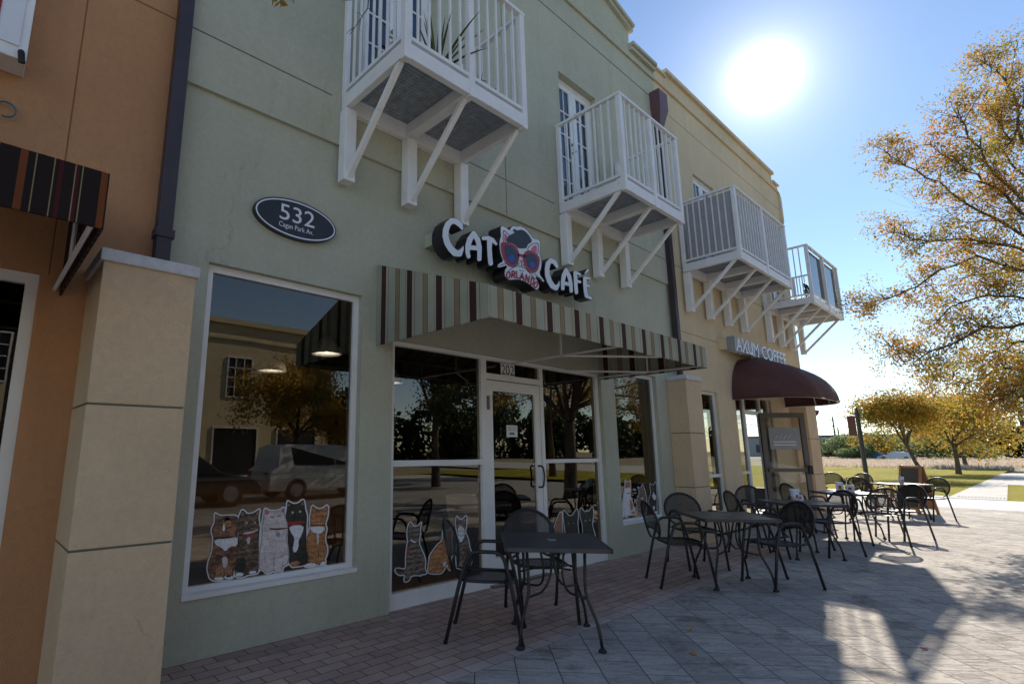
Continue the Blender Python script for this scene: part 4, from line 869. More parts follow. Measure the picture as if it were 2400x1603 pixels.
cats5 = [
 ([(1385, 160), (1430, 180), (1480, 212), (1570, 200), (1640, 128), (1662, 200), (1672, 300), (1700, 380), (1700, 470), (1692, 560), (1692, 700), (1684, 900), (1722, 1050), (1722, 1160), (1600, 1200), (1420, 1215), (1400, 1000), (1390, 760), (1395, 560), (1370, 470), (1355, 400), (1382, 300)], 'f_black',
  [([(1400, 1180), (1420, 1155), (1530, 1108), (1585, 1130), (1580, 1190), (1500, 1222), (1400, 1245)], 'f_orange'),
   ([(1410, 555), (1660, 540), (1620, 700), (1562, 800), (1572, 880), (1540, 960), (1500, 992), (1468, 935), (1492, 830), (1500, 745), (1440, 660)], 'f_snow'),
   ([(1415, 520, 22), (1520, 515, 24), (1650, 495, 16)], 'red'), (dot(1470, 345, 20), 'eye'), (dot(1590, 330, 20), 'eye'), (dot(1470, 347, 7), 'nearblack'), (dot(1590, 332, 7), 'nearblack'),
   ([(1390, 260), (1400, 190), (1440, 225)], 'f_brown'), ([(1600, 215), (1640, 160), (1648, 240)], 'f_brown')]),
 ([(665, 300), (700, 320), (740, 372), (830, 362), (900, 322), (950, 285), (925, 420), (935, 520), (952, 600), (940, 640), (932, 800), (932, 1000), (932, 1270), (900, 1322), (770, 1332), (680, 1375), (550, 1378), (540, 1250), (580, 1000), (600, 700), (610, 500), (600, 450), (640, 350)], 'f_tabby',
  [([(655, 690), (720, 655), (850, 642), (930, 600), (900, 650), (760, 690)], 'f_white'), ([(690, 725, 14), (780, 712, 16), (870, 690, 12)], 'red'), ([(735, 745), (800, 725), (785, 850), (740, 842)], 'f_white'), ([(720, 880), (760, 880), (810, 990), (790, 1060), (740, 1000)], 'f_grey'),
   (dot(733, 510, 22), 'eye'), (dot(870, 505, 18), 'eye'), (dot(733, 512, 9), 'nearblack'), (dot(870, 507, 8), 'nearblack'), ([(790, 590), (830, 588), (810, 615)], 'pink'), ([(640, 410), (668, 325), (700, 400)], 'f_brown'), ([(880, 370), (935, 310), (915, 400)], 'f_brown'),
   ([(640, 1060), (720, 1070), (730, 1200), (700, 1300), (560, 1290), (560, 1180)], 'f_black'), ([(555, 1310), (680, 1300), (680, 1362), (560, 1370)], 'f_snow'), ([(770, 1285), (890, 1270), (890, 1320), (775, 1325)], 'f_snow')]),
 ([(228, 352), (265, 378), (320, 402), (430, 396), (590, 393), (612, 500), (602, 640), (590, 720), (592, 900), (575, 1050), (562, 1200), (520, 1330), (515, 1398), (350, 1428), (215, 1432), (150, 1400), (128, 1330), (108, 1250), (130, 1120), (180, 1000), (200, 870), (205, 740), (183, 680), (178, 600), (215, 540), (232, 480)], 'f_calico',
  [([(285, 480), (380, 410), (590, 402), (600, 510), (530, 530), (470, 470), (400, 470), (345, 560), (300, 530)], 'f_tabby'), ([(390, 430), (460, 420), (500, 560), (430, 580), (380, 520)], 'f_orange'), ([(205, 560), (330, 550), (350, 650), (230, 690)], 'f_brown'), ([(400, 610), (580, 560), (560, 680), (420, 680)], 'f_brown'),
   ([(368, 500), (385, 520), (398, 640), (345, 640)], 'f_snow'), ([(300, 650), (470, 650), (440, 700), (320, 700)], 'f_brown'), ([(352, 640), (388, 640), (370, 660)], 'pink'),
   ([(215, 775), (460, 758), (600, 735), (590, 880), (470, 885), (400, 975), (330, 900), (235, 865)], 'f_snow'), ([(222, 748, 13), (360, 752, 16), (500, 735, 12)], 'nearblack'), ([(345, 1050), (432, 1050), (432, 1190), (390, 1255), (348, 1190)], 'f_white'),
   ([(250, 1200), (370, 1200), (370, 1380), (240, 1380)], 'f_brown'), ([(385, 1200), (500, 1200), (510, 1370), (385, 1380)], 'f_brown'), ([(225, 1375), (365, 1370), (365, 1425), (220, 1425)], 'f_snow'), ([(380, 1352), (512, 1345), (515, 1398), (380, 1412)], 'f_snow'), ([(374, 1210, 3), (374, 1410, 3)], 'nearblack'),
   (dot(288, 590, 12), 'nearblack'), (dot(470, 575, 12), 'nearblack'), ([(238, 460), (235, 375), (300, 420)], 'f_brown')]),
 ([(1030, 278), (1070, 300), (1130, 325), (1260, 315), (1342, 253), (1347, 330), (1350, 400), (1382, 480), (1397, 580), (1397, 680), (1377, 760), (1410, 900), (1420, 1050), (1402, 1170), (1315, 1210), (1302, 1290), (1240, 1312), (1190, 1300), (1172, 1270), (1100, 1312), (1040, 1310), (1000, 1255), (930, 1260), (924, 1050), (950, 880), (975, 760), (974, 560), (1000, 450), (1010, 350)], 'f_white',
  [([(1028, 300), (1060, 305), (1115, 345), (1040, 400)], 'pink'), ([(1268, 330), (1330, 268), (1342, 352)], 'pink'), ([(1128, 415, 14), (1172, 425, 12)], 'grey'), ([(1232, 408, 12), (1272, 395, 14)], 'grey'), (dot(1150, 420, 8), 'nearblack'), (dot(1252, 402, 8), 'nearblack'),
   ([(1195, 455), (1240, 450), (1215, 480)], 'pink'), ([(1215, 480, 3), (1210, 500, 3), (1185, 515, 3)], 'f_brown'), ([(1210, 500, 3), (1245, 510, 3)], 'f_brown'), ([(1115, 605, 14), (1220, 612, 16), (1330, 600, 12), (1390, 598, 6)], 'burg'), (dot(1238, 695, 36), 'grey'), (dot(1225, 650, 10), 'grey'),
   ([(1172, 1010, 4), (1170, 1270, 5)], 'f_brown'), ([(1030, 1010, 3), (1036, 1250, 3)], 'f_brown'), ([(1300, 1020, 3), (1310, 1200, 3)], 'f_brown'), ([(1090, 830, 3), (1130, 810, 3), (1160, 830, 3)], 'f_brown')]),
 ([(1785, 228), (1830, 265), (1880, 292), (1950, 285), (2042, 213), (2032, 400), (1992, 510), (1997, 560), (2018, 600), (1992, 700), (1986, 800), (2022, 900), (2022, 1000), (1982, 1090), (1998, 1120), (1986, 1182), (1900, 1192), (1850, 1162), (1842, 1200), (1690, 1212), (1650, 1190), (1730, 1140), (1720, 1050), (1680, 900), (1690, 750), (1740, 640), (1755, 540), (1750, 430), (1770, 330)], 'f_orange',
  [([(1745, 570), (1990, 565), (1972, 640), (1905, 692), (1820, 672), (1755, 620)], 'f_snow'), ([(1760, 548, 8), (1880, 552, 9), (1985, 545, 8)], 'nearblack'), ([(1850, 680), (1900, 680), (1885, 850), (1870, 880)], 'f_white'), ([(1820, 395, 4), (1845, 405, 4), (1870, 392, 4)], 'nearblack'), ([(1925, 392, 4), (1950, 402, 4), (1975, 388, 4)], 'nearblack'),
   ([(1880, 430), (1910, 430), (1895, 448)], 'pink'), ([(1890, 880, 4), (1880, 1130, 5)], 'f_tabby'), ([(1650, 1190), (1735, 1150), (1840, 1150), (1842, 1205), (1690, 1215)], 'f_snow'), ([(1920, 1150), (1990, 1110), (1990, 1190), (1900, 1195)], 'f_snow'), ([(1780, 330), (1790, 250), (1825, 295)], 'f_brown'), ([(1990, 300), (2030, 240), (2020, 330)], 'f_brown'), ([(1880, 300, 4), (1885, 350, 4)], 'f_tabby'), ([(1910, 300, 4), (1908, 350, 4)], 'f_tabby')]),
]
sticker('large sticker of five cats sitting in a row, a white one in the middle', zk, 4.080, cats5, 21, (60, 2090, 80, 1480), 9)
zl = zoom_map(910, 1190, 8.252)
catsL = [
 ([(430, 260), (455, 310), (480, 365), (560, 362), (600, 330), (645, 262), (625, 350), (612, 440), (622, 510), (590, 600), (592, 680), (640, 800), (702, 940), (717, 1060), (702, 1150), (722, 1220), (745, 1268), (650, 1282), (620, 1305), (540, 1292), (430, 1312), (400, 1402), (320, 1432), (308, 1370), (330, 1292), (290, 1282), (220, 1302), (150, 1250), (128, 1200), (170, 1162), (260, 1180), (335, 1185), (345, 1100), (340, 1000), (350, 850), (370, 700), (385, 640), (368, 550), (370, 430), (390, 330)], 'f_grey',
  [([(130, 1200), (170, 1165), (260, 1182), (335, 1190), (330, 1280), (220, 1300)], 'f_tabby'), ([(365, 740), (415, 760), (380, 900), (345, 990)], 'redaccent'), ([(440, 590), (480, 640), (545, 655), (540, 672), (470, 665), (435, 620)], 'f_snow'), ([(400, 340), (428, 275), (455, 350)], 'f_brown'), ([(590, 370), (632, 285), (615, 360)], 'f_brown'), ([(440, 510, 5), (475, 530, 7), (500, 555, 4)], 'nearblack'), ([(560, 540, 4), (590, 525, 7)], 'nearblack'),
   ([(480, 770, 14), (560, 775, 14)], 'f_tabby'), ([(500, 860, 16), (530, 900, 14)], 'f_tabby'), ([(380, 1080, 12), (440, 1100, 14)], 'f_tabby'), ([(590, 1040, 14), (640, 1020, 12)], 'f_tabby'), ([(440, 1150, 4), (440, 1280, 6)], 'nearblack')]),
 ([(1040, 650), (1060, 560), (1050, 470), (1070, 390), (1110, 440), (1180, 440), (1225, 385), (1240, 500), (1210, 600), (1240, 760), (1250, 900), (1200, 980), (1235, 1180), (1170, 1202), (1140, 1062), (1085, 1180), (1030, 1262), (960, 1272), (780, 1262), (770, 1180), (795, 1000), (800, 930), (870, 820), (950, 710)], 'f_orange',
  [([(1040, 700), (1120, 720), (1130, 860), (1060, 820)], 'f_brown'), ([(930, 980), (1040, 1060), (1035, 1250), (960, 1262)], 'f_orange'), ([(1060, 1040), (1140, 1030), (1100, 1110), (1060, 1150)], 'f_white'), (dot(1110, 510, 10), 'nearblack'), (dot(1180, 510, 10), 'nearblack'), ([(935, 1000, 4), (940, 1180, 4)], 'f_tabby')]),
 ([(1325, 150), (1350, 200), (1380, 225), (1440, 225), (1470, 190), (1512, 142), (1512, 300), (1502, 380), (1480, 460), (1530, 560), (1562, 680), (1567, 760), (1602, 840), (1612, 940), (1602, 1090), (1500, 1192), (1420, 1192), (1400, 1150), (1340, 1172), (1320, 1100), (1310, 900), (1330, 700), (1320, 500), (1340, 470), (1310, 360), (1310, 250)], 'f_grey',
  [([(1340, 400), (1395, 330), (1470, 400), (1480, 462), (1345, 475)], 'f_white'), ([(1320, 470), (1480, 462), (1490, 500), (1405, 705), (1340, 540)], 'f_snow'), ([(1335, 490), (1410, 550), (1480, 485), (1478, 505), (1410, 560), (1335, 515)], 'nearblack'), (dot(1365, 345, 9), 'eye'), (dot(1445, 342, 9), 'eye'), ([(1395, 400), (1420, 400), (1407, 420)], 'pink'), ([(1420, 700), (1560, 720), (1600, 950), (1480, 950)], 'f_tabby'), ([(1330, 1120), (1400, 1110), (1490, 1120), (1490, 1190), (1340, 1170)], 'f_snow')])]
sticker('sticker of two tabbies and an orange cat in the pane left of the door', zl, 4.080, catsL, 19, (80, 1650, 100, 1480), 8)
zr = zoom_map(1270, 1170, 11.2)
catsR = [
 ([(500, 335), (520, 330), (532, 480), (522, 640), (545, 800), (480, 1100), (365, 1320), (232, 1350), (222, 1210), (300, 900), (350, 650), (420, 470), (460, 375)], 'f_brown', [(dot(440, 600, 16), 'nearblack')]),
 ([(580, 280), (640, 350), (700, 437), (810, 422), (870, 310), (922, 243), (947, 320), (952, 450), (932, 620), (970, 900), (972, 1200), (880, 1242), (650, 1272), (630, 1130), (620, 900), (590, 640), (560, 450), (562, 320)], 'f_black', [(dot(697, 635, 18), 'f_orange'), (dot(825, 622, 18), 'f_orange')]),
 ([(1028, 213), (1060, 260), (1120, 337), (1180, 315), (1240, 322), (1290, 230), (1328, 178), (1347, 280), (1347, 450), (1312, 640), (1380, 900), (1440, 1120), (1180, 1172), (1060, 1192), (1050, 1130), (1080, 900), (1070, 640), (1010, 450), (1005, 280)], 'f_black', [(dot(1145, 560, 18), 'eye'), (dot(1255, 540, 16), 'eye')])]
sticker('white outlined sticker of three dark cats low in the window right of the glass door', zr, 4.080, catsR, 19, (180, 1500, 130, 1400), 9)
z3 = zoom_map(1440, 1110, 14.26)
cats3 = [
 ([(352, 200), (400, 262), (450, 277), (490, 252), (532, 193), (542, 400), (537, 560), (532, 700), (570, 880), (622, 1000), (642, 1140), (692, 1200), (712, 1300), (680, 1362), (560, 1382), (450, 1392), (420, 1452), (370, 1452), (340, 1392), (300, 1442), (262, 1472), (248, 1400), (263, 1200), (285, 900), (310, 650), (342, 560), (350, 400)], 'f_snow',
  [([(352, 280), (440, 275), (535, 260), (540, 450), (470, 480), (450, 420), (430, 480), (350, 480)], 'f_orange'), (dot(405, 415, 14), 'nearblack'), (dot(485, 405, 14), 'nearblack'), ([(420, 640, 14), (510, 655, 12)], 'nearblack'), ([(512, 830), (560, 880), (610, 1000), (625, 1150), (570, 1260), (515, 1120)], 'f_orange'), ([(560, 1270), (690, 1230), (690, 1350), (560, 1330)], 'f_orange'), ([(350, 1150, 5), (345, 1380, 6)], 'grey')]),
 ([(778, 428), (820, 472), (870, 477), (917, 440), (932, 355), (972, 420), (1002, 520), (1032, 640), (1062, 780), (1082, 900), (1082, 1100), (1032, 1300), (980, 1342), (900, 1362), (840, 1332), (790, 1282), (780, 1180), (750, 1050), (745, 950), (770, 840), (820, 720), (837, 600), (820, 520)], 'f_grey', [([(880, 800), (960, 790), (980, 840), (900, 850)], 'f_snow'), ([(840, 950), (950, 1000), (930, 1200), (850, 1150)], 'f_brown')]),
 ([(1185, 310), (1220, 362), (1280, 387), (1332, 360), (1372, 263), (1392, 320), (1402, 480), (1412, 650), (1417, 850), (1412, 1180), (1442, 1230), (1432, 1312), (1390, 1322), (1330, 1282), (1270, 1282), (1250, 1180), (1170, 1050), (1150, 900), (1170, 780), (1222, 680), (1212, 500), (1190, 400)], 'f_black',
  [([(1302, 580), (1342, 680), (1405, 760), (1352, 905), (1280, 800), (1250, 725), (1290, 685)], 'f_snow'), ([(1270, 1110), (1320, 1068), (1365, 1100), (1330, 1245)], 'f_snow'), ([(1255, 1250), (1380, 1250), (1435, 1240), (1430, 1315), (1390, 1322), (1330, 1282), (1270, 1285)], 'f_snow'), (dot(1270, 520, 10), 'eye'), (dot(1345, 515, 10), 'eye')])]
sticker('sticker of an orange and white, a brown and a black cat beside the middle pillar', z3, 4.080, cats3, 18, (200, 1500, 130, 1520), 9)

# pendant lamps and white chair inside the cafe
def lamp(x, y, z, label, s=1.0):
    r = tag(empty('pendant_lamp', (x, y, z)), label, 'lamp', 'pendant lamps inside the cafe')
    mb = MB(); prof = [(.02, .19), (.06, .18), (.09, .13), (.15, .07), (.165, .0)]
    mb.lathe([(a*s, b*s) for a, b in prof]+[((a-.006)*s, b*s-.004) for a, b in prof[::-1]], (0, 0, 0), M['lampshade'], 28); mb.build('lamp_shade', r, smooth=True)
    mb = MB(); mb.tube([(0, 0, .19*s), (0, 0, 2.94-z)], .006, M['black'], 6); mb.build('cord', r)
    mb = MB(); mb.lathe([(0, .10), (.04, .09), (.05, .05), (.03, .01), (0, 0)], (0, 0, .02), M['bulb'], 14); mb.build('bulb', r, smooth=True)
lamp(2.83, 5.0, 2.40, 'silver bell pendant lamp seen through the upper right of the big left window'); lamp(2.40, 5.4, 2.22, 'lower white pendant lamp seen through the middle of the big left window', .95); lamp(4.6, 6.2, 2.35, 'pendant lamp hanging deep inside behind the glass door')
r = tag(empty('cafe_chair', (5.2, 5.3, 0), 2.5), 'white tub chair standing inside behind the glass door', 'chair')
mb = MB(); mb.lathe([(.20, .42), (.24, .45), (.27, .62), (.28, .80), (.26, .80), (.24, .62), (.22, .47), (0, .46)], (0, 0, 0), M['wlet'], 24); mb.build('shell', r, smooth=True)
for k in range(4): a = math.pi/4+k*math.pi/2; mb = MB(); mb.tube([(.15*math.cos(a), .15*math.sin(a), .42), (.24*math.cos(a), .24*math.sin(a), 0)], .014, M['wood']); mb.build('leg', r)
r = tag(empty('cafe_counter', (3.6, 7.6, 0)), 'long dark wooden counter at the back of the cafe', 'counter')
mb = MB(); mb.box(-1.6, 1.6, -.3, .3, 0, 1.0, M['wood']); mb.build('body', r); mb = MB(); mb.box(-1.65, 1.65, -.35, .35, 1.0, 1.04, M['grey']); mb.build('counter_top', r)

# ================================================================== TABLES AND CHAIRS
def lattice(mb, inside, to3, pitch, w, rng, mat, seg=5):
    """diagonal strips clipped to a shape = perforated steel sheet"""
    u0, u1, v0, v1 = rng
    for d in (1, -1):
        n0 = int((u1-u0+v1-v0)/pitch)+2
        for k in range(-n0, n0):
            c = k*pitch*1.4142; run = None; N_ = 60
            ok = []
            for i in range(N_+1):
                u = u0+(u1-u0)*i/N_; v = (c+d*u)
                ok.append(v0 <= v <= v1 and inside(u, v))
            i = 0
            while i <= N_:
                if ok[i]:
                    j = i
                    while j+1 <= N_ and ok[j+1]: j += 1
                    if j > i:
                        ns = max(1, min(seg, (j-i)//8+1)); pts = []
                        for q in range(ns+1):
                            u = u0+(u1-u0)*(i+(j-i)*q/ns)/N_; pts.append((u, c+d*u))
                        hw = w/2*.7071; vs = []
                        for u, v in pts: vs += [to3(u-d*hw, v+hw, .0006*d), to3(u+d*hw, v-hw, .0006*d)]
                        mb.add(vs, [(2*q, 2*q+1, 2*q+3, 2*q+2) for q in range(ns)], mat)
                    i = j+1
                else: i += 1
CH = M['chair']
def make_chair():
    r = empty('patio_chair')
    # back: u across, v up along the leaning back
    def back3(u, v, o=0):
        return (-.205-.085*(v/.40)-.0+.05*(1-(u/.24)**2)*-1*.55+o, u, .435+v)
    def arch(a):      # hoop outline in (u, v)
        return .235*math.cos(a), .205+.20*math.sin(a)
    hoop = []
    for k in range(25):
        a = math.radians(-62+304*k/24); hoop.append(back3(*arch(a)))
    seat_l = [(.02, .215, .432), (.16, .20, .435), (.225, .10, .432), (.235, 0, .43), (.225, -.10, .432), (.16, -.20, .435), (.02, -.215, .432)]
    rim = hoop[::-1]+[(-.20, .12, .45), (-.17, .185, .437), (-.10, .212, .433)]
    start = [(-.10, -.212, .433), (-.17, -.185, .437), (-.20, -.12, .45)]
    hp = hoop if hoop[0][1] > 0 else hoop[::-1]
    mb = MB(); path = [(-.10, .212, .432), (-.165, .195, .437), (-.198, .15, .452)]+hp+[(-.198, -.15, .452), (-.165, -.195, .437), (-.10, -.212, .432)]+seat_l[::-1]
    mb.tube([Vector(p) for p in path], .0118, CH, 7, closed=True); mb.build('frame', r, smooth=True)
    mb = MB()
    def inb(u, v):
        if (u/.232)**2+((v-.205)/.197)**2 > 1: return False
        return v > .075+.05*(1-(u/.18)**2)
    lattice(mb, inb, lambda u, v, o: back3(u, v, o), .0165, .0088, (-.24, .24, 0, .42), CH)
    # plain band at the mesh edge
    inner = []; outer = []
    for k in range(41):
        a = math.radians(-38+256*k/40); outer.append(back3(.232*math.cos(a), .205+.197*math.sin(a), .001)); inner.append(back3(.212*math.cos(a), .205+.177*math.sin(a), .001))
    mb.add(outer+inner, [(i, i+1, 42+i, 41+i) for i in range(40)], CH)
    lo = [back3(.182*math.cos(math.pi*k/12), .078+.052*math.sin(math.pi*k/12), .001) for k in range(13)]; hi = [back3(.182*math.cos(math.pi*k/12)*1.0, .098+.052*math.sin(math.pi*k/12), .001) for k in range(13)]
    mb.add(lo+hi, [(i, i+1, 14+i, 13+i) for i in range(12)], CH)
    mb.build('backrest', r)
    mb = MB()
    def ins(u, v): return abs(v) < .205 and ((u < .10 and u > -.165) or (u >= .10 and ((u-.10)/.125)**2+(v/.205)**2 < 1))
    def seat3(u, v, o): return (u, v, .428-.014*max(0, 1-(u/.2)**2-(v/.22)**2)+o)
    lattice(mb, ins, seat3, .0155, .0098, (-.17, .24, -.21, .21), CH)
    n = 36; e1 = []; e2 = []
    for k in range(n): 
        a = 2*math.pi*k/n; c, s = math.cos(a), math.sin(a); x = .03+.20*math.copysign(abs(c)**.7, c); y = .207*math.copysign(abs(s)**.7, s); e1.append((x, y, .431)); e2.append((.03+(x-.03)*.88, y*.88, .424))
    mb.add(e1+e2, [(k, (k+1) % n, n+(k+1) % n, n+k) for k in range(n)], CH)
    mb.build('seat', r)
    for s in (1, -1):
        mb = MB(); y = .232*s
        pts = rounded([(.285, y*1.0, 0), (.215, y*1.02, .42), (.155, y*1.06, .648), (-.085, y*1.06, .648), (-.165, y*1.02, .43), (-.275, y*1.02, 0)], .07, 6)
        mb.tube(pts, .0142, CH, 8); mb.tube([(-.155, y*.93, .437), (-.155, y*1.03, .437)], .009, CH, 6); mb.tube([(.16, y*.86, .435), (.213, y*1.02, .425)], .009, CH, 6)
        mb.build('armrest_leg', r, smooth=True)
    for s in (1, -1):
        for x in (.285, -.275): mb = MB(); mb.lathe([(.015, 0), (.016, .02), (.012, .025)], (x, .234*s, 0), M['rubber'], 8); mb.build('foot_cap', r)
    mb = MB(); mb.tube([(.19, .215, .40), (.17, .10, .415), (.17, -.10, .415), (.19, -.215, .40)], .008, CH, 6); mb.build('stretcher', r, smooth=True)
    return r
def make_table():
    r = empty('patio_table'); h = .38
    mb = MB(); z = .70; n = 4; w = .038
    mb.box(-h+.006, h-.006, -h+.006, h-.006, z-.008, z-.002, M['tabletop']); 
    for a in (0, 1, 2, 3):
        R = Matrix.Rotation(a*math.pi/2, 3, 'Z'); q = MB(); q.box(-h, h, h-.018, h, z-.03, z+.0012, M['tabletop'])
        mb.add([R @ Vector(v) for v in q.v], q.f, M['tabletop'])
    b = mb.build('tabletop', r, bevel=.003)
    mb = MB(); mb.lathe([(.036, 0), (.036, .004), (.026, .005), (.024, 0)], (0, 0, z-.001), M['grey'], 20); mb.build('umbrella_hole', r, smooth=True)
    for k in range(4):
        a = math.pi/4+k*math.pi/2; c, s = math.cos(a), math.sin(a); tx, ty = -s, c
        f = lambda rr, t, zz: (c*rr+tx*t, s*rr+ty*t, zz)
        mb = MB(); mb.tube(rounded([f(.30, 0, .695), f(.285, 0, .36), f(.385, 0, .16), f(.405, 0, .012)], .06, 5), .0115, CH, 8); lg = mb.build('leg', r, smooth=True)
        mb = MB(); mb.lathe([(.028, 0), (.028, .012), (.016, .022), (.012, .03)], f(.405, 0, 0), M['rubber'], 12); mb.build('foot', lg, smooth=True)
        mb = MB(); pts = rounded([f(.20, .05, .69), f(.075, .05, .64), f(.06, .03, .45), f(.12, .0, .34), f(.285, 0, .33)], .10, 6)
        mb.tube(pts, .009, CH, 7); mb.build('brace', r, smooth=True)
    mb = MB(); mb.box(-.25, .25, -.012, .012, .678, .69, CH); mb.box(-.012, .012, -.25, -.013, .678, .69, CH); mb.box(-.012, .012, .013, .25, .678, .69, CH); mb.build('cross_bar', r)
    return r
t0 = make_table(); c0 = make_chair(); firstT = [True]; firstC = [True]
def put_table(x, y, rz, label):
    o = t0 if firstT[0] else copy_tree(t0); firstT[0] = False
    o.location = (x, y, .001); o.rotation_euler = (0, 0, math.radians(rz)); tag(o, label, 'table', 'square black patio tables along the pavement'); return o
def put_chair(x, y, rz, label):
    o = c0 if firstC[0] else copy_tree(c0); firstC[0] = False
    o.location = (x, y, .001); o.rotation_euler = (0, 0, math.radians(rz)); tag(o, label, 'chair', 'black mesh patio armchairs around the tables'); return o
put_table(3.57, 2.70, 44, 'nearest square black patio table, in front of the glass door')
put_table(6.35, 2.47, 44, 'second nearest black patio table, in front of the window with three cats, nothing on it')
put_table(8.75, 2.42, 44, 'black patio table with a tall white cup and one small white box on it')
put_table(11.35, 2.45, 44, 'sunlit patio table with two white boxes with red marks and a sprig')
put_table(15.3, 2.35, 44, 'farthest sunlit patio table with one white cup, beside the black sandwich board')
put_chair(3.20, 3.07, -52, 'nearest patio chair, left of the first table, seen from its side')
put_chair(3.93, 3.12, 236, 'patio chair behind the first table facing the camera before the glass door')
put_chair(5.93, 2.84, -45, 'patio chair left of the second table, its back in front of the cat sticker')
put_chair(7.0, 3.12, 231, 'patio chair behind the second table with its mesh back toward the middle pillar')
put_chair(6.68, 2.11, 148, 'patio chair at the right front of the second table, its dark back to the sun')
put_chair(8.29, 2.87, -45, 'patio chair between the second and third tables facing right')
put_chair(9.35, 3.12, 231, 'grey looking patio chair behind the third table near the coffee shop window')
put_chair(9.16, 2.24, 148, 'patio chair at the right front of the third table with sun shining through its back')
put_chair(10.9, 2.95, -40, 'patio chair left of the fourth table near the open door')
put_chair(10.75, 1.98, 35, 'sunlit patio chair at the near side of the fourth table turned away from the camera')
put_chair(11.7, 1.85, 148, 'patio chair right of the fourth table, seen edge on in full sun')
put_chair(15.2, 1.92, 150, 'patio chair at the right of the farthest table, its round back to the camera side')
put_chair(14.9, 2.85, -20, 'patio chair at the left of the farthest table in front of the lamp post')
put_chair(16.7, 3.85, 200, 'left of the two patio chairs standing together beyond the building corner')
put_chair(16.95, 3.45, 160, 'right of the two patio chairs standing together beyond the building corner')
def cup(x, y, h, rr, label, mark=True, z=.7025):
    r = tag(empty('cup', (x, y, z)), label, 'cup'); mb = MB(); mb.lathe([(0, .001), (rr*.78, .001), (rr, h), (rr*.92, h), (rr*.72, .01), (0, .01)], (0, 0, 0), M['wlet'], 20); mb.build('body', r, smooth=True)
    if mark: mb = MB(); mb.add([(-(rr*.9)*math.cos(t)-.001, -(rr*.9)*math.sin(t)-.001, zz) for zz in (h*.35, h*.62) for t in (.5, .8, 1.1)], [(0, 1, 4, 3), (1, 2, 5, 4)], M['redaccent']); mb.build('logo', r)
def card(x, y, w, d, h, label, rz=0, z=.7025):
    r = tag(empty('paper_box', (x, y, z), math.radians(rz)), label, 'box'); mb = MB(); mb.box(-w/2, w/2, -d/2, d/2, 0, h, M['wlet']); mb.build('body', r, bevel=.003)
    mb = MB(); mb.box(-w*.2, w*.2, -d/2-.002, -d/2-.0005, h*.35, h*.7, M['redaccent']); mb.box(-w/2-.002, -w/2-.0005, -d*.2, d*.2, h*.35, h*.7, M['redaccent']); mb.build('logo', r)
cup(8.70, 2.47, .16, .055, 'tall white stacked paper cup on the third table'); cup(8.70, 2.47, .07, .062, 'white cup stacked on top of the tall cup on the third table', False, .805); card(8.93, 2.48, .10, .08, .085, 'small white box beside the tall cup on the third table', 20)
card(11.15, 2.50, .12, .10, .17, 'taller white box with a red mark on the fourth table', 15); card(11.42, 2.42, .13, .12, .12, 'lower white box with a red mark beside the taller one on the fourth table', 10)
cup(15.1, 2.30, .15, .05, 'white cup alone on the farthest table')
mb = MB()
for k in range(14): a = k*.9; mb.tube([(0, 0, 0), (.04*math.cos(a), .04*math.sin(a), .06+.004*k), (.09*math.cos(a), .09*math.sin(a), .05+.005*k)], [.003, .006, .002], M['black'], 4)
o = mb.build('sprig'); o.location = (11.48, 2.50, .82); tag(o, 'small dark dried sprig standing in the lower white box', 'plant')

# sandwich board
r = tag(empty('sandwich_board', (16.5, 2.3, 0), math.radians(-28)), 'black chalkboard sandwich board with a brown wooden frame beside the farthest table', 'sign')
for s in (1, -1):
    mb = MB(); top = Vector((0.02*s, 0, 1.06)); bot = Vector((.27*s, 0, 0)); 
    for y in (-.21, .21): mb.bar(bot+Vector((0, y, 0)), top+Vector((0, y, 0)), .05, .03, M['wood'], up=(1, 0, 0))
    for t in (.12, .97): c = bot.lerp(top, t); mb.bar(c+Vector((0, -.185, 0)), c+Vector((0, .185, 0)), .03, .05, M['wood'])
    fr = mb.build('frame', r)
    a, b_ = bot.lerp(top, .14), bot.lerp(top, .95); mb = MB(); mb.quad(a+Vector((0, -.185, 0)), a+Vector((0, .185, 0)), b_+Vector((0, .185, 0)), b_+Vector((0, -.185, 0)), M['board'] if s < 0 else M['wood']); mb.build('chalkboard', r)
r = tag(empty('crate_seat', (17.9, 3.1, 0), .4), 'small orange and yellow folding stool beyond the farthest table', 'stool')
mb = MB(); mb.box(-.24, .24, -.2, .2, .55, .59, M['wood']); mb.build('seat', r)
for s in (1, -1):
    mb = MB(); mb.bar((-.2, .18*s, 0), (.2, .18*s, .55), .04, .03, M['yel']); mb.bar((.2, .14*s, 0), (-.2, .14*s, .55), .04, .03, M['yel']); mb.build('leg', r)
mb = MB(); mb.box(-.2, .2, -.01, .01, .2, .5, M['yel']); mb.build('panel', r)

# lamp post with banner board
LX, LY = 20.6, 3.92
r = tag(empty('sign_post', (LX, LY, 0)), 'tall dark green post with a dark red board on the lawn edge', 'sign post')
mb = MB(); mb.lathe([(.11, 0), (.11, .25), (.085, .32), (.062, .5), (.055, 2.45), (.07, 2.5), (.07, 2.53), (.03, 2.56), (.045, 2.62), (.02, 2.68), (0, 2.74)], (0, 0, 0), M['postgreen'], 14); mb.build('pole', r, smooth=True)
mb = MB(); mb.box(-.03, .03, .07, .27, 1.85, 2.46, M['postred']); mb.build('board', r, bevel=.02); mb = MB(); mb.box(-.012, .012, .05, .10, 1.95, 1.98, M['black']); mb.box(-.012, .012, .05, .10, 2.38, 2.41, M['black']); mb.build('bracket', r)
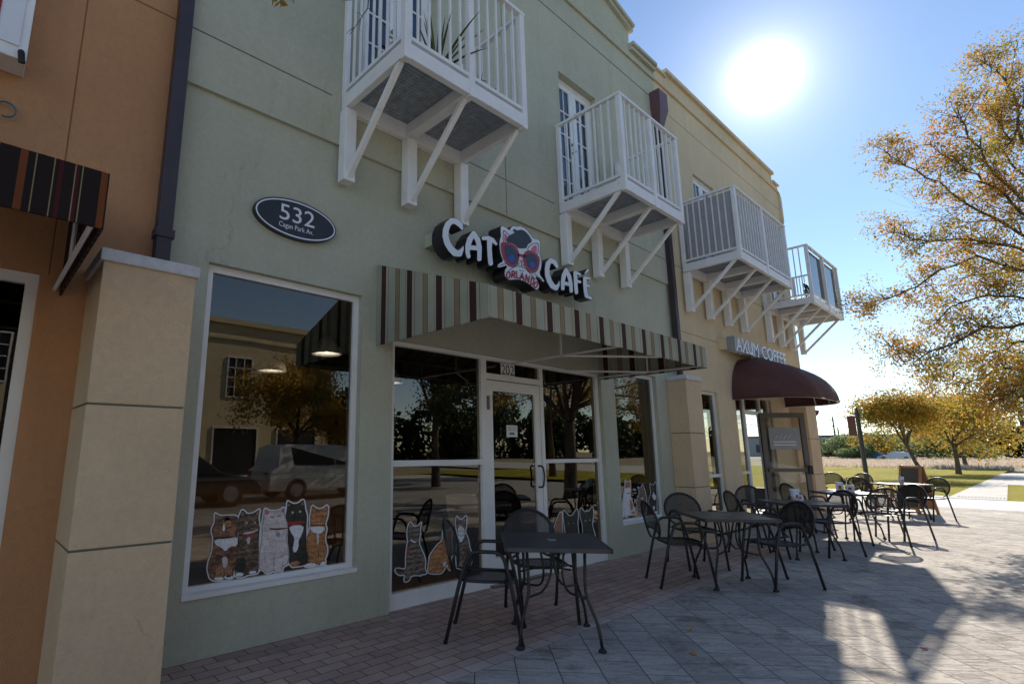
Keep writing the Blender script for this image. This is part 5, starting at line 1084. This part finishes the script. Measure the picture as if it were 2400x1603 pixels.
# security camera under the far end of the dome awning
r = tag(empty('security_camera', (15.5, 3.75, 2.35)), 'small dome security camera hanging beside the far end of the burgundy awning', 'camera')
mb = MB(); mb.tube([(0, .25, .12), (0, 0, .12), (0, 0, 0)], .012, M['cap'], 8); mb.build('arm', r); mb = MB(); mb.lathe([(0, 0), (.075, 0), (.075, -.03), (.06, -.09), (.03, -.125), (0, -.13)], (0, 0, 0), M['terracotta'], 16); mb.build('dome', r, smooth=True)

# ================================================================== PLANTS ON THE BALCONIES
def yucca(x, y, z, n, L, label, w=.022, seed=1):
    R = random.Random(seed); r = tag(empty('potted_plant', (x, y, z)), label, 'plant')
    mb = MB(); mb.lathe([(0, 0), (.13, 0), (.17, .26), (.185, .26), (.185, .30), (.155, .30), (.15, .24), (0, .24)], (0, 0, 0), M['terracotta'], 18); mb.build('pot', r, smooth=True)
    mb = MB(); 
    for k in range(n):
        a = R.uniform(0, 6.283); e = R.uniform(.15, 1.35); l = L*R.uniform(.7, 1.1); d = Vector((math.cos(a), math.sin(a), 0)); s = Vector((-d.y, d.x, 0)); vs = []
        for i in range(7):
            t = i/6; p = Vector((0, 0, .26))+d*(l*t*math.cos(e))+Vector((0, 0, l*t*math.sin(e)-.22*l*t*t*(1.3-e*.6))); ww = w*(1-t**2.2)*(.5+t if t < .5 else 1)
            vs += [p-s*ww, p+s*ww+Vector((0, 0, -.006))]
        mb.add(vs, [(2*i, 2*i+1, 2*i+3, 2*i+2) for i in range(6)], M['leafblade'])
    mb.build('leaves', r)
M['leafblade'] = noise_mat('strap_leaves', (.055, .075, .02), (.16, .15, .045), 5, .5)
yucca(3.02, 3.42, 4.685, 28, .72, 'spiky yucca in a dark pot on the nearest balcony', .015); yucca(3.62, 3.45, 4.685, 26, .32, 'small curly potted plant at the far side of the nearest balcony', .008, 4)
r = tag(empty('trellis', (14.2, 3.3, 4.69)), 'black curled iron plant trellis on the farthest balcony', 'trellis')
for c in range(5):
    mb = MB()
    for s in range(2): mb.tube([(c*.28+.11*math.sin(2.2*t+s*2.6), 0, .12*t) for t in [q*.3 for q in range(14)]], .02, M['black'], 5)
    mb.build('scroll', r)

# ================================================================== TREES
def leaf_mat(name, cols):
    m, nt, b = new_mat(name, .55, 0, .3)
    g = N(nt, 'ShaderNodeNewGeometry'); tc = N(nt, 'ShaderNodeTexCoord')
    n = N(nt, 'ShaderNodeTexNoise', inp={'Scale': 1.1, 'Detail': 3}); nt.links.new(tc.outputs['Object'], n.inputs['Vector'])
    mth = N(nt, 'ShaderNodeMath', operation='MULTIPLY_ADD'); mth.inputs[1].default_value = .55; nt.links.new(g.outputs['Random Per Island'], mth.inputs[0])
    m2 = N(nt, 'ShaderNodeMath', operation='MULTIPLY_ADD'); m2.inputs[1].default_value = .9; m2.inputs[2].default_value = -.22; nt.links.new(n.outputs['Fac'], m2.inputs[0]); nt.links.new(m2.outputs[0], mth.inputs[2])
    r = ramp(nt, mth.outputs[0], [(i/(len(cols)-1), c) for i, c in enumerate(cols)]); nt.links.new(r.outputs[0], b.inputs['Base Color'])
    tr = N(nt, 'ShaderNodeBsdfTranslucent'); nt.links.new(r.outputs[0], tr.inputs[0]); ms = N(nt, 'ShaderNodeMixShader'); ms.inputs[0].default_value = .62
    nt.links.new(b.outputs[0], ms.inputs[1]); nt.links.new(tr.outputs[0], ms.inputs[2]); nt.links.new(ms.outputs[0], nt.nodes['Material Output'].inputs[0]); return m
M['leaf_autumn'] = leaf_mat('autumn_leaves', [(.11, .14, .03), (.26, .26, .05), (.48, .34, .07), (.64, .30, .055), (.42, .17, .055)])
M['leaf_gold'] = leaf_mat('golden_leaves', [(.13, .16, .025), (.28, .24, .04), (.50, .29, .05), (.54, .21, .04)])
M['leaf_dark'] = leaf_mat('dark_leaves', [(.012, .022, .012), (.025, .04, .02), (.04, .055, .022)])
M['leaf_green'] = leaf_mat('green_leaves', [(.12, .16, .07), (.20, .25, .11), (.28, .31, .17)])
def leaves_mesh(name, centers, size, seed, mat, parent, aspect=.45, thick=1.0):
    """centers: (n,3) positions; every leaf is a small folded diamond"""
    rg = np.random.default_rng(seed); n = len(centers)
    d = rg.normal(size=(n, 3)); d[:, 2] -= .35; d /= np.linalg.norm(d, axis=1)[:, None]
    u = np.cross(d, rg.normal(size=(n, 3))); u /= np.linalg.norm(u, axis=1)[:, None]
    L = (size*rg.uniform(.6, 1.25, n))[:, None]; c = centers
    v = np.stack([c, c+d*L*.5+u*L*aspect*.5, c+d*L, c+d*L*.5-u*L*aspect*.5], 1).reshape(-1, 3)
    me = bpy.data.meshes.new(name); me.vertices.add(n*4); me.vertices.foreach_set('co', v.ravel().astype(np.float32))
    me.loops.add(n*4); me.loops.foreach_set('vertex_index', np.arange(n*4, dtype=np.int32)); me.polygons.add(n); me.polygons.foreach_set('loop_start', np.arange(0, n*4, 4, dtype=np.int32)); me.polygons.foreach_set('loop_total', np.full(n, 4, dtype=np.int32))
    me.materials.append(mat); me.update(calc_edges=True); o = bpy.data.objects.new(name, me); col.objects.link(o); o.parent = parent; return o
def grow(mb, p, d, length, rad, depth, R, tips, spread=.55, droop=0.0, nseg=4):
    pts = [p.copy()]; rr = [rad]
    for i in range(nseg):
        d = (d+Vector((R.uniform(-1, 1), R.uniform(-1, 1), R.uniform(-1, 1)-droop))*.16).normalized(); p = p+d*(length/nseg); pts.append(p.copy()); rr.append(rad*(1-.45*(i+1)/nseg))
        if depth <= 1: tips.append((p.copy(), d.copy(), depth))
    mb.tube(pts, rr, M['bark'], 6 if rad < .03 else 9)
    if depth > 0:
        nb = R.choice((2, 3, 3))
        for k in range(nb):
            a = R.uniform(0, 6.283); s = d.cross(Vector((math.cos(a), math.sin(a), .3))).normalized(); nd = (d*(1-spread*.5)+s*spread*R.uniform(.6, 1.2)).normalized()
            grow(mb, p if k else pts[-2], nd, length*R.uniform(.62, .85), rr[-1]*R.uniform(.6, .8), depth-1, R, tips, spread, droop, nseg)
def tree(name, x, y, label, h_trunk, r_trunk, first, depth, nleaf, lsize, lmat, seed, lean=(0, 0), spread=.6, group=None, cl=.30, z=0.0, up=0.0):
    R = random.Random(seed); r = tag(empty(name, (x, y, z)), label, 'tree', group); mb = MB(); tips = []
    top = Vector((lean[0], lean[1], h_trunk)); mid = top*.5+Vector((R.uniform(-.04, .04), R.uniform(-.04, .04), 0))
    mb.tube([(0, 0, -.1), (0, 0, .02), (mid.x*.3, mid.y*.3, h_trunk*.2), mid, top], [r_trunk*1.6, r_trunk*1.25, r_trunk, r_trunk*.85, r_trunk*.75], M['bark'], 12)
    for k in range(5):
        a = k*2*math.pi/5+R.uniform(-.4, .4); grow(mb, top-Vector((0, 0, R.uniform(0, .3))), Vector((math.cos(a)*(.75-up*.3), math.sin(a)*(.75-up*.3), R.uniform(.5, 1.3)+up*.6)).normalized(), first*R.uniform(.8, 1.15), r_trunk*.5, depth, R, tips, spread)
    grow(mb, top, Vector((0, 0, 1)), first, r_trunk*.6, depth, R, tips, spread)
    mb.build('trunk', r, smooth=True)
    rg = np.random.default_rng(seed); T_ = np.array([t[0] for t in tips]); idx = rg.integers(0, len(T_), nleaf); c = T_[idx]+rg.normal(size=(nleaf, 3))*cl*np.array([1, 1, .7])
    leaves_mesh('crown', c, lsize, seed, lmat, r); return r

# big street tree just right of the view: limbs reach over the pavement, drawn through the photo's outline at its real distance
def street_tree():
    bx, by = 14.8, -2.2; R = random.Random(11); rg = np.random.default_rng(5)
    r = tag(empty('street_tree', (bx, by, 0)), 'big autumn street tree at the right edge with long limbs over the pavement', 'tree'); mb = MB(); cs = []
    def W(px, py, x): p = PX(px, py, x*1.1); return p-Vector((bx, by, 0))
    mb.tube([(0, 0, -.12), (0, 0, .1), (.05, .02, 1.2), (0, .1, 2.3)], [.30, .22, .18, .16], M['bark'], 14)
    crotch = Vector((0, .1, 2.3))
    limbs = [  # way points in the photo (px, py, distance along the street) for each limb
     [(2400, 640, 13.2), (2290, 600, 13.0), (2170, 655, 12.8), (2095, 700, 12.7), (2030, 712, 12.6)],
     [(2400, 545, 13.6), (2300, 500, 13.4), (2200, 430, 13.2), (2120, 390, 13.0), (2080, 360, 13.0)],
     [(2400, 470, 12.9), (2310, 380, 12.8), (2260, 300, 12.8), (2245, 275, 12.8)],
     [(2400, 330, 13.6), (2370, 220, 13.6), (2340, 170, 13.6), (2310, 150, 13.6)],
     [(2400, 760, 13.0), (2310, 770, 12.8), (2230, 800, 12.6), (2150, 840, 12.5), (2090, 815, 12.5)],
     [(2400, 860, 13.6), (2330, 870, 13.6), (2260, 900, 13.4), (2190, 880, 13.2)],
     [(2400, 580, 12.6), (2280, 560, 12.4), (2170, 565, 12.2), (2095, 545, 12.1)],
     [(2400, 700, 13.9), (2320, 690, 13.8), (2230, 720, 13.7), (2190, 760, 13.7)],
     [(2400, 420, 14.2), (2340, 330, 14.2), (2380, 120, 14.2)],
     [(2400, 900, 12.9), (2370, 920, 12.9), (2330, 940, 12.9)], [(2400, 620, 14.4), (2330, 640, 14.4), (2260, 650, 14.4)],
     [(2400, 500, 12.7), (2330, 440, 12.7), (2270, 400, 12.7), (2180, 340, 12.8)], [(2400, 800, 14.2), (2340, 820, 14.2), (2280, 850, 14.2)], [(2400, 250, 13.2), (2370, 330, 13.2), (2320, 270, 13.2)]]
    for L in limbs:
        pts = [W(*p) for p in L]; start = Vector((R.uniform(-.05, .05), .15, 2.3+R.uniform(0, .8)))
        path = [start, start.lerp(pts[0], .5)+Vector((0, 0, .25))]+pts
        sm = []
        for i in range(len(path)-1):
            for t in (0, .33, .66): sm.append(path[i].lerp(path[i+1], t)+Vector((R.uniform(-.04, .04), R.uniform(-.04, .04), R.uniform(-.04, .04))))
        sm.append(path[-1]); n = len(sm); mb.tube(sm, [.034*(1-i/n)**.9+.004 for i in range(n)], M['bark'], 7)
        for i in range(4, n):
            for k in range(4):
                tips = []; d0 = (sm[i]-sm[i-1]).normalized(); s = Vector((R.uniform(-1, 1), R.uniform(-1, 1), R.uniform(-.6, 1))).normalized(); grow(mb, sm[i], (d0*.7+s*.8).normalized(), R.uniform(.15, .34), .008, 2, R, tips, .7, .1, 3)
                cs += [t[0] for t in tips]
    # upper crown that is out of frame but casts its shadow
    for k in range(7):
        a = R.uniform(0, 6.28); tips = []; grow(mb, crotch, Vector((math.cos(a)*.6, math.sin(a)*.6-.35, 1)).normalized(), 2.0, .09, 4, R, tips, .6); cs += [t[0] for t in tips if t[0].y < .2]
    mb.build('trunk', r, smooth=True)
    C_ = np.array(cs); n = 52000; wts = rg.gamma(.9, 1, len(C_)); c = C_[rg.choice(len(C_), n, p=wts/wts.sum())]+rg.normal(size=(n, 3))*np.array([.085, .085, .07])
    leaves_mesh('crown', c, .060, 3, M['leaf_autumn'], r, .5)
street_tree()
YG = 'young golden trees on the lawn'
tree('young_tree', 37.2, 4.72, 'nearest young golden tree on the lawn with a leaning trunk', 1.75, .10, 1.0, 3, 13000, .15, M['leaf_gold'], 21, lean=(-.1, .5), group=YG, cl=.46, up=.45)
tree('young_tree', 46.7, 4.33, 'second young golden tree with a straight trunk beside the path', 1.8, .13, 1.2, 3, 13000, .18, M['leaf_gold'], 22, group=YG, cl=.52, up=.45)
tree('young_tree', 66, 5.6, 'third young golden tree farthest along the lawn', 2.6, .15, 1.4, 3, 9000, .26, M['leaf_gold'], 23, group=YG, cl=.6, up=.5)
# trees opposite, seen in the windows and one reaching its twigs over the camera
tree('opposite_tree', 10.3, -12.2, 'autumn street tree in front of the opposite building, mirrored in the cafe windows', 2.3, .14, 1.25, 3, 22000, .15, M['leaf_autumn'], 31, group='street trees across from the shops', cl=.32, z=-.1)
tree('opposite_tree', 15.5, -9.5, 'tall autumn tree farther right, mirrored in the storefront glass', 3.0, .18, 1.9, 3, 30000, .15, M['leaf_dark'], 32, group='street trees across from the shops', cl=.4, z=-.1)
tree('opposite_tree', 25.0, -10.5, 'autumn tree past the opposite building, mirrored in the glass door', 3.2, .18, 2.1, 3, 24000, .16, M['leaf_autumn'], 33, group='street trees across from the shops', cl=.45, z=-.1)
tree('opposite_tree', .6, -5.0, 'near street tree behind the viewpoint, mirrored at the top of the big left window', 3.9, .16, 1.35, 3, 22000, .11, M['leaf_autumn'], 34, group='street trees across from the shops', cl=.3, z=-.1)
# overhanging twig
r = tag(empty('overhanging_branch', (1.4, 2.3, 5.4)), 'bare thin twig with a few yellow leaves hanging in at the top of the view', 'branch')
mb = MB(); rt = Vector((1.4, 2.3, 5.4)); tw = [P(880, -260, 2.5), P(868, -60, 2.5), P(862, 20, 2.5), P(845, 45, 2.5), P(820, 82, 2.5)]
mb.tube([p-rt for p in tw], [.008, .005, .004, .003, .0015], M['bark'], 5)
for a, b in (((862, 20), (880, 34)), ((850, 40), (835, 30)), ((845, 45), (843, 72)), ((862, 0), (800, 4)), ((868, -60), (780, -5)), ((830, 66), (812, 80))): mb.tube([P(*a, 2.5)-rt, (P(*a, 2.5)+P(*b, 2.5))/2-rt+Vector((0, 0, .006)), P(*b, 2.5)-rt], [.003, .002, .0012], M['bark'], 4)
mb.tube([Vector((.6, -4.9, 5.0))-rt, Vector((.9, -3.0, 5.9))-rt, Vector((1.3, -.5, 6.1))-rt, P(880, -260, 2.5)-rt], [.045, .03, .018, .009], M['bark'], 7)
mb.tube([P(880, -260, 2.5)-rt, P(700, -80, 2.5)-rt, P(665, -20, 2.5)-rt], [.006, .004, .002], M['bark'], 5); mb.build('twig', r)
rg = np.random.default_rng(9); c = np.array([P(665+rg.normal()*16, -8+rg.normal()*7, 2.5)-rt for _ in range(26)]); leaves_mesh('leaves', c, .05, 9, M['leaf_gold'], r, .5)

# ================================================================== BACKGROUND
def blob_cloud(n, box, seed, shape):
    rg = np.random.default_rng(seed); out = []
    for (cx, cy, cz, rx, ry, rz, k) in shape:
        v = rg.normal(size=(k, 3)); v /= np.linalg.norm(v, axis=1)[:, None]; v *= (rg.uniform(.55, 1, k)**.5)[:, None]; out.append(v*np.array([rx, ry, rz])+np.array([cx, cy, cz]))
    return np.concatenate(out)
R = random.Random(3); shape = []
for k in range(62):
    y = -75+k*1.95+R.uniform(-1, 1); y = y if y < 22 else y
    hh = R.uniform(4.5, 7.5) if y < 14 else R.uniform(2.5, 3.8)
    shape.append((152+R.uniform(-5, 10), y, hh*.55, 4.5, 3.4, hh*.55, 420))
o = leaves_mesh('woodland', blob_cloud(0, None, 1, shape), .95, 2, M['leaf_dark'], None, .6); tag(o, 'dark band of dense woodland beyond the field', 'woodland', kind='stuff')
R = random.Random(8)
def bush(x, y, w, h, label, mat, k=1500, s=.4, name='bush'):
    r = tag(empty(name, (x, y, -.1)), label, 'bush'); mb = MB(); mb.tube([(0, 0, 0), (0, 0, h*.5)], [.12, .05], M['bark'], 6); mb.build('trunk', r)
    sh_ = [(R.uniform(-.4, .4)*w, R.uniform(-.45, .45)*w, h*R.uniform(.35, .75), w*.32, w*.32, h*.28, k//6) for _ in range(6)]
    leaves_mesh('crown', blob_cloud(0, None, int(x*7+y*3) % 999, sh_), s, 4, mat, r, .6)
bush(118, 27.6, 5, 4.6, 'grey green bush left of the lamp post at the car park', M['leaf_green']); bush(116, 24.3, 4.5, 4.8, 'pale green bush second from the left at the car park', M['leaf_green']); bush(112, 20.2, 5.5, 5.2, 'orange autumn bush behind the lamp post', M['leaf_gold']); bush(110, 22.2, 4, 2.8, 'low yellow green bush at the car park edge', M['leaf_green'])
bush(118, 14.2, 5, 4.4, 'grey green bush right of the lamp post behind the white car', M['leaf_green']); bush(120, 10.2, 6, 3.6, 'light green bush at the foot of the woodland', M['leaf_green']); bush(116, 17, 6, 5.4, 'tall olive bush behind the lamp post', M['leaf_green'])
def pine(x, y, h, label, seed):
    R = random.Random(seed); r = tag(empty('pine_tree', (x, y, 0)), label, 'tree', 'tall pines above the woodland at the right'); mb = MB(); mb.tube([(0, 0, 0), (.3, .2, h*.5), (.1, .1, h)], [.35, .25, .08], M['bark'], 8); cs = []
    for k in range(22):
        z = h*(.42+.56*k/22); a = R.uniform(0, 6.28); l = (1.1-.6*k/22)*h*.22*R.uniform(.6, 1.2); e = Vector((math.cos(a)*l, math.sin(a)*l, z+R.uniform(.1, .6)*l)); mb.tube([(.2, .15, z), tuple(e*.5+Vector((0, 0, z*.5))), tuple(e)], [.12, .08, .03], M['bark'], 5)
        for q in range(4): t = R.uniform(.6, 1.05); cs.append((e.x*t, e.y*t, z+(e.z-z)*t))
    mb.build('trunk', r); rg = np.random.default_rng(seed); C_ = np.array(cs); c = C_[rg.integers(0, len(C_), 1500)]+rg.normal(size=(1500, 3))*.55; leaves_mesh('crown', c, .5, seed, M['leaf_dark'], r, .3)
pine(104, 1.9, 14, 'left of the tall open pines at the right edge', 1); pine(112, .8, 16.5, 'right of the tall open pines, at the frame edge', 2); pine(128, 3.3, 12, 'shorter pine just left of the tall open pines', 3)
# dry pale grass across the field
def tufts(name, n, x0, x1, y0, y1, h, mat, seed, label):
    rg = np.random.default_rng(seed); x = x0+(x1-x0)*rg.uniform(0, 1, n)**1.3; y = rg.uniform(y0, y1, n)*(x/x1)*1.0+2.7*(1-x/x1); hh = h*rg.uniform(.5, 1.2, n); a = rg.uniform(0, 6.28, n); w = .05*(x/60)
    dx, dy = np.cos(a)*w, np.sin(a)*w; lx, ly = rg.normal(size=n)*.12, rg.normal(size=n)*.12
    v = np.stack([np.stack([x-dx, y-dy, 0*x-.12], 1), np.stack([x+dx, y+dy, 0*x-.12], 1), np.stack([x+lx, y+ly, hh-.12], 1)], 1).reshape(-1, 3)
    me = bpy.data.meshes.new(name); me.vertices.add(3*n); me.vertices.foreach_set('co', v.ravel().astype(np.float32)); me.loops.add(3*n); me.loops.foreach_set('vertex_index', np.arange(3*n, dtype=np.int32)); me.polygons.add(n); me.polygons.foreach_set('loop_start', np.arange(0, 3*n, 3, dtype=np.int32)); me.polygons.foreach_set('loop_total', np.full(n, 3, dtype=np.int32)); me.materials.append(mat); me.update(calc_edges=True)
    o = bpy.data.objects.new(name, me); col.objects.link(o); tag(o, label, 'grass', kind='stuff')
M['straw'] = leaf_mat('pale_dry_grass', [(.40, .30, .22), (.55, .45, .36), (.62, .52, .42)]); M['blade'] = leaf_mat('lawn_blades', [(.18, .22, .02), (.36, .32, .04), (.48, .36, .07)])
tufts('dry_grass', 26000, 60, 136, 2.5, 36, .45, M['straw'], 1, 'band of pale pinkish dry grass across the field')
tufts('lawn_grass', 24000, 23.4, 62, 3.0, 15, .09, M['blade'], 2, 'short green and yellow grass of the lawn')
# utility poles and wires
poles = []
def pole(x, y, h, arms, label):
    r = tag(empty('utility_pole', (x, y, 0)), label, 'utility pole', 'utility poles on the horizon'); mb = MB(); mb.tube([(0, 0, 0), (0, 0, h)], [.28, .17], M['bark'], 8); mb.build('pole', r)
    for k in range(arms): mb = MB(); mb.box(-.08, .08, -1.2, 1.2, h-1.0-1.7*k, h-.85-1.7*k, M['bark']); mb.build('crossarm', r)
pole(150, 38.8, 12.2, 4, 'tallest utility pole with four crossarms, nearest the building'); pole(190, 42.0, 11.2, 3, 'second utility pole with crossarms left of the lamp post'); pole(215, 46.5, 9.0, 1, 'short utility pole between the two taller ones'); pole(180, 48.5, 7.5, 1, 'short utility pole nearest the yellow corner')
mb = MB()
for z in (6.2, 7.9, 9.6, 11.2): mb.tube([(150+(y-38.8)*9, y, z-.9*math.sin((y-20)/60*3.1)) for y in (150, 75, 60, 50, 38.8, 28, 18, 8, -10)], .045, M['black'], 4)
tag(mb.build('power_lines'), 'thin power lines strung across the sky between the utility poles', 'cables')
# low buildings and cars on the horizon
def shed(x0, x1, y0, y1, h, label, mat, roofm, win=0):
    r = tag(empty('low_building', ((x0+x1)/2, (y0+y1)/2, -.12)), label, 'building'); mb = MB(); a, b = (x1-x0)/2, (y1-y0)/2; mb.box(-a, a, -b, b, 0, h, mat); mb.build('wall', r); mb = MB(); mb.box(-a-.3, a+.3, -b-.3, b+.3, h, h+.35, roofm); mb.build('roof', r)
    for k in range(win): y = -b+(k+.5)*2*b/win; mb = MB(); mb.box(-a-.03, -a+.01, y-.5*b/win, y+.5*b/win, h*.2, h*.62, M['navy']); mb.build('window', r)
shed(175, 190, 20, 60, 5.4, 'long grey warehouse with a dark roof on the horizon', M['grey'], M['navy'], 5); shed(120, 128, 35.0, 38.5, 8.0, 'small white tower building with a red top beside the yellow corner', M['white_conc'], M['redaccent'], 1)
def car(x, y, rz, c, label, z=-.12, suv=0, glassm=None, g=None):
    r = tag(empty('parked_car', (x, y, z), rz), label, 'car', g); cm = paint('car_paint', c, .25, .02); L, H = 2.3, (1.45 if not suv else 1.72); b = .55 if not suv else .68; w = .9
    prof = [(-L, .32), (-L+.02, b+.22), (-L+.25, b+.34)]+([(-L+.32, H-.12), (-L+.55, H-.02)] if suv else [(-L+.9, H-.06)])+[(0.0, H), (.45, H-.06), (1.15, b+.36), (L-.25, b+.2), (L, b), (L, .32)]
    mb = MB(); n = len(prof); vs = []
    for s in (-1, 1):
        for px_, pz in prof: t = max(0, (pz-b-.3)/(H-b-.3)); vs.append((px_, s*(w-.16*t), pz))
    mb.add(vs, [tuple(range(n))[::-1], tuple(range(n, 2*n))]+[(i, (i+1) % n, n+(i+1) % n, n+i) for i in range(n)], cm); mb.build('body', r, bevel=.04)
    gl = M['nearblack']
    for s in (-1, 1):
        mb = MB(); yb = s*(w-.035); yt = s*(w-.145); o_ = .006*s; x0 = -L+(.5 if suv else 1.0)
        mb.quad((x0-.1, yb+o_, b+.38), (-.05, yb+o_, b+.38), (-.05, yt+o_, H-.12), (x0+.05, yt+o_, H-.12), gl); mb.quad((.02, yb+o_, b+.38), (.98, yb+o_, b+.38), (.45, yt+o_, H-.12), (.02, yt+o_, H-.12), gl); mb.build('window', r)
    mb = MB(); mb.quad((.53, -.70, H-.1), (.53, .70, H-.1), (1.13, .80, b+.39), (1.13, -.80, b+.39), gl); mb.build('windscreen', r)
    for wx in (-1.4, 1.4):
        for s in (-1, 1):
            mb = MB(); vs = [(wx+.34*math.cos(a), s*w+q, .34+.34*math.sin(a)) for q in (-.11*s, .012*s) for a in [2*math.pi*k/20 for k in range(20)]]; mb.add(vs, [tuple(range(20, 40)), tuple(range(20))]+[(k, (k+1) % 20, 20+(k+1) % 20, 20+k) for k in range(20)], M['rubber']); wh = mb.build('wheel', r)
            mb = MB(); mb.add([(wx+.21*math.cos(2*math.pi*k/10), s*(w+.016), .34+.21*math.sin(2*math.pi*k/10)) for k in range(10)], [tuple(range(10))], M['grey']); mb.build('rim', wh)
    for s in (-1, 1):
        mb = MB(); mb.box(L-.03, L+.012, s*.6-.16, s*.6+.16, b-.08, b+.06, M['wlet']); mb.build('headlight', r); mb = MB(); mb.box(-L-.012, -L+.03, s*.66-.13, s*.66+.13, b+.02, b+.2, M['redaccent']); mb.build('taillight', r)
    return r
FG = 'cars parked on the horizon'
car(113, 31.2, 2.0, (.18, .28, .42), 'blue car with red tail lights beside the yellow building corner', g=FG); car(112, 17.2, 1.5, (.7, .7, .7), 'white car right of the dark green post', g=FG); car(113, 20.8, 1.5, (.05, .22, .38), 'teal blue car directly behind the dark green post', g=FG)
car(9.4, -8.4, 0, (.7, .7, .68), 'white sport utility car parked across the street, mirrored in the big left window', suv=1); car(4.4, -8.0, .05, (.03, .03, .035), 'black car parked behind the white one, mirrored in the big left window')
# opposite building, mirrored in the windows
r = tag(empty('opposite_building', (6, -17, -.1)), 'buff two storey building across the street, mirrored in the cafe windows', 'building')
mb = MB(); mb.box(-18, 8.5, -8, 0, 0, 7.45, M['far_wall']); mb.build('wall', r); mb = MB(); mb.box(-18.2, 8.7, -8.2, .2, 7.45, 7.7, M['far_wall']); mb.box(-18.1, 8.6, .02, .1, 6.7, 6.8, M['far_wall']); mb.build('roof', r)
for k in range(8):
    x = -15+k*3.1
    mb = MB(); frame_rect(mb, x-.6, x+.6, 4.0, 5.9, .01, .06, .05, M['alu']); 
    for q in (-.2, .2): mb.box(x+q-.02, x+q+.02, .015, .05, 4.06, 5.84, M['alu'])
    for q in (4.5, 4.95, 5.4): mb.box(x-.54, x+.54, .012, .048, q-.02, q+.02, M['alu'])
    wi = mb.build('window', r); mb = MB(); mb.quad((x+.54, .012, 4.06), (x-.54, .012, 4.06), (x-.54, .012, 5.84), (x+.54, .012, 5.84), M['nearblack']); mb.build('pane', wi)
    mb = MB(); frame_rect(mb, x-1.1, x+1.1, .3, 2.6, .01, .07, .05, M['alu']); wi = mb.build('window', r); mb = MB(); mb.quad((x+1.03, .012, .37), (x-1.03, .012, .37), (x-1.03, .012, 2.53), (x+1.03, .012, 2.53), M['nearblack']); mb.build('pane', wi)
o = leaves_mesh('far_woodland', blob_cloud(0, None, 3, [(x, -62+4*math.sin(x), 4.6+2*math.sin(x*1.7), 6, 3, 5.6+1.5*math.sin(x*.9), 900) for x in range(14, 150, 5)]), 1.2, 5, M['leaf_dark'], None, .6); tag(o, 'dark treeline behind the camera side, mirrored in the glass door', 'woodland', kind='stuff')

# a few fallen leaves on the pavement
for k, (px_, py_, lab) in enumerate([(1616, 1476, 'single yellow fallen leaf on the shaded pavers'), (1625, 1534, 'green fallen leaf on the shaded pavers nearest the camera'), (2167, 1521, 'curled red fallen leaf on the sunlit pavers'), (2192, 1264, 'small brown fallen leaf on sunlit pavers beyond the chairs')]):
    d = ray(px_, py_); t = -EYE/d.z; c = Vector((d.x*t, d.y*t, .004)); a = k*1.3; u = Vector((math.cos(a), math.sin(a), 0))*.035; v = Vector((-math.sin(a), math.cos(a), 0))*.016
    mb = MB(); mb.add([c-u, c-u*.3+v+Vector((0, 0, .008)), c+u*.5+v*.8+Vector((0, 0, .010)), c+u+Vector((0, 0, .004)), c+u*.5-v*.8+Vector((0, 0, .012)), c-u*.3-v+Vector((0, 0, .006)), c+Vector((0, 0, .001))], [(0, 6, 1), (1, 6, 2), (2, 6, 3), (3, 6, 4), (4, 6, 5), (5, 6, 0)], M['red'] if k == 2 else M['yel'])
    tag(mb.build('fallen_leaf'), lab, 'leaf')
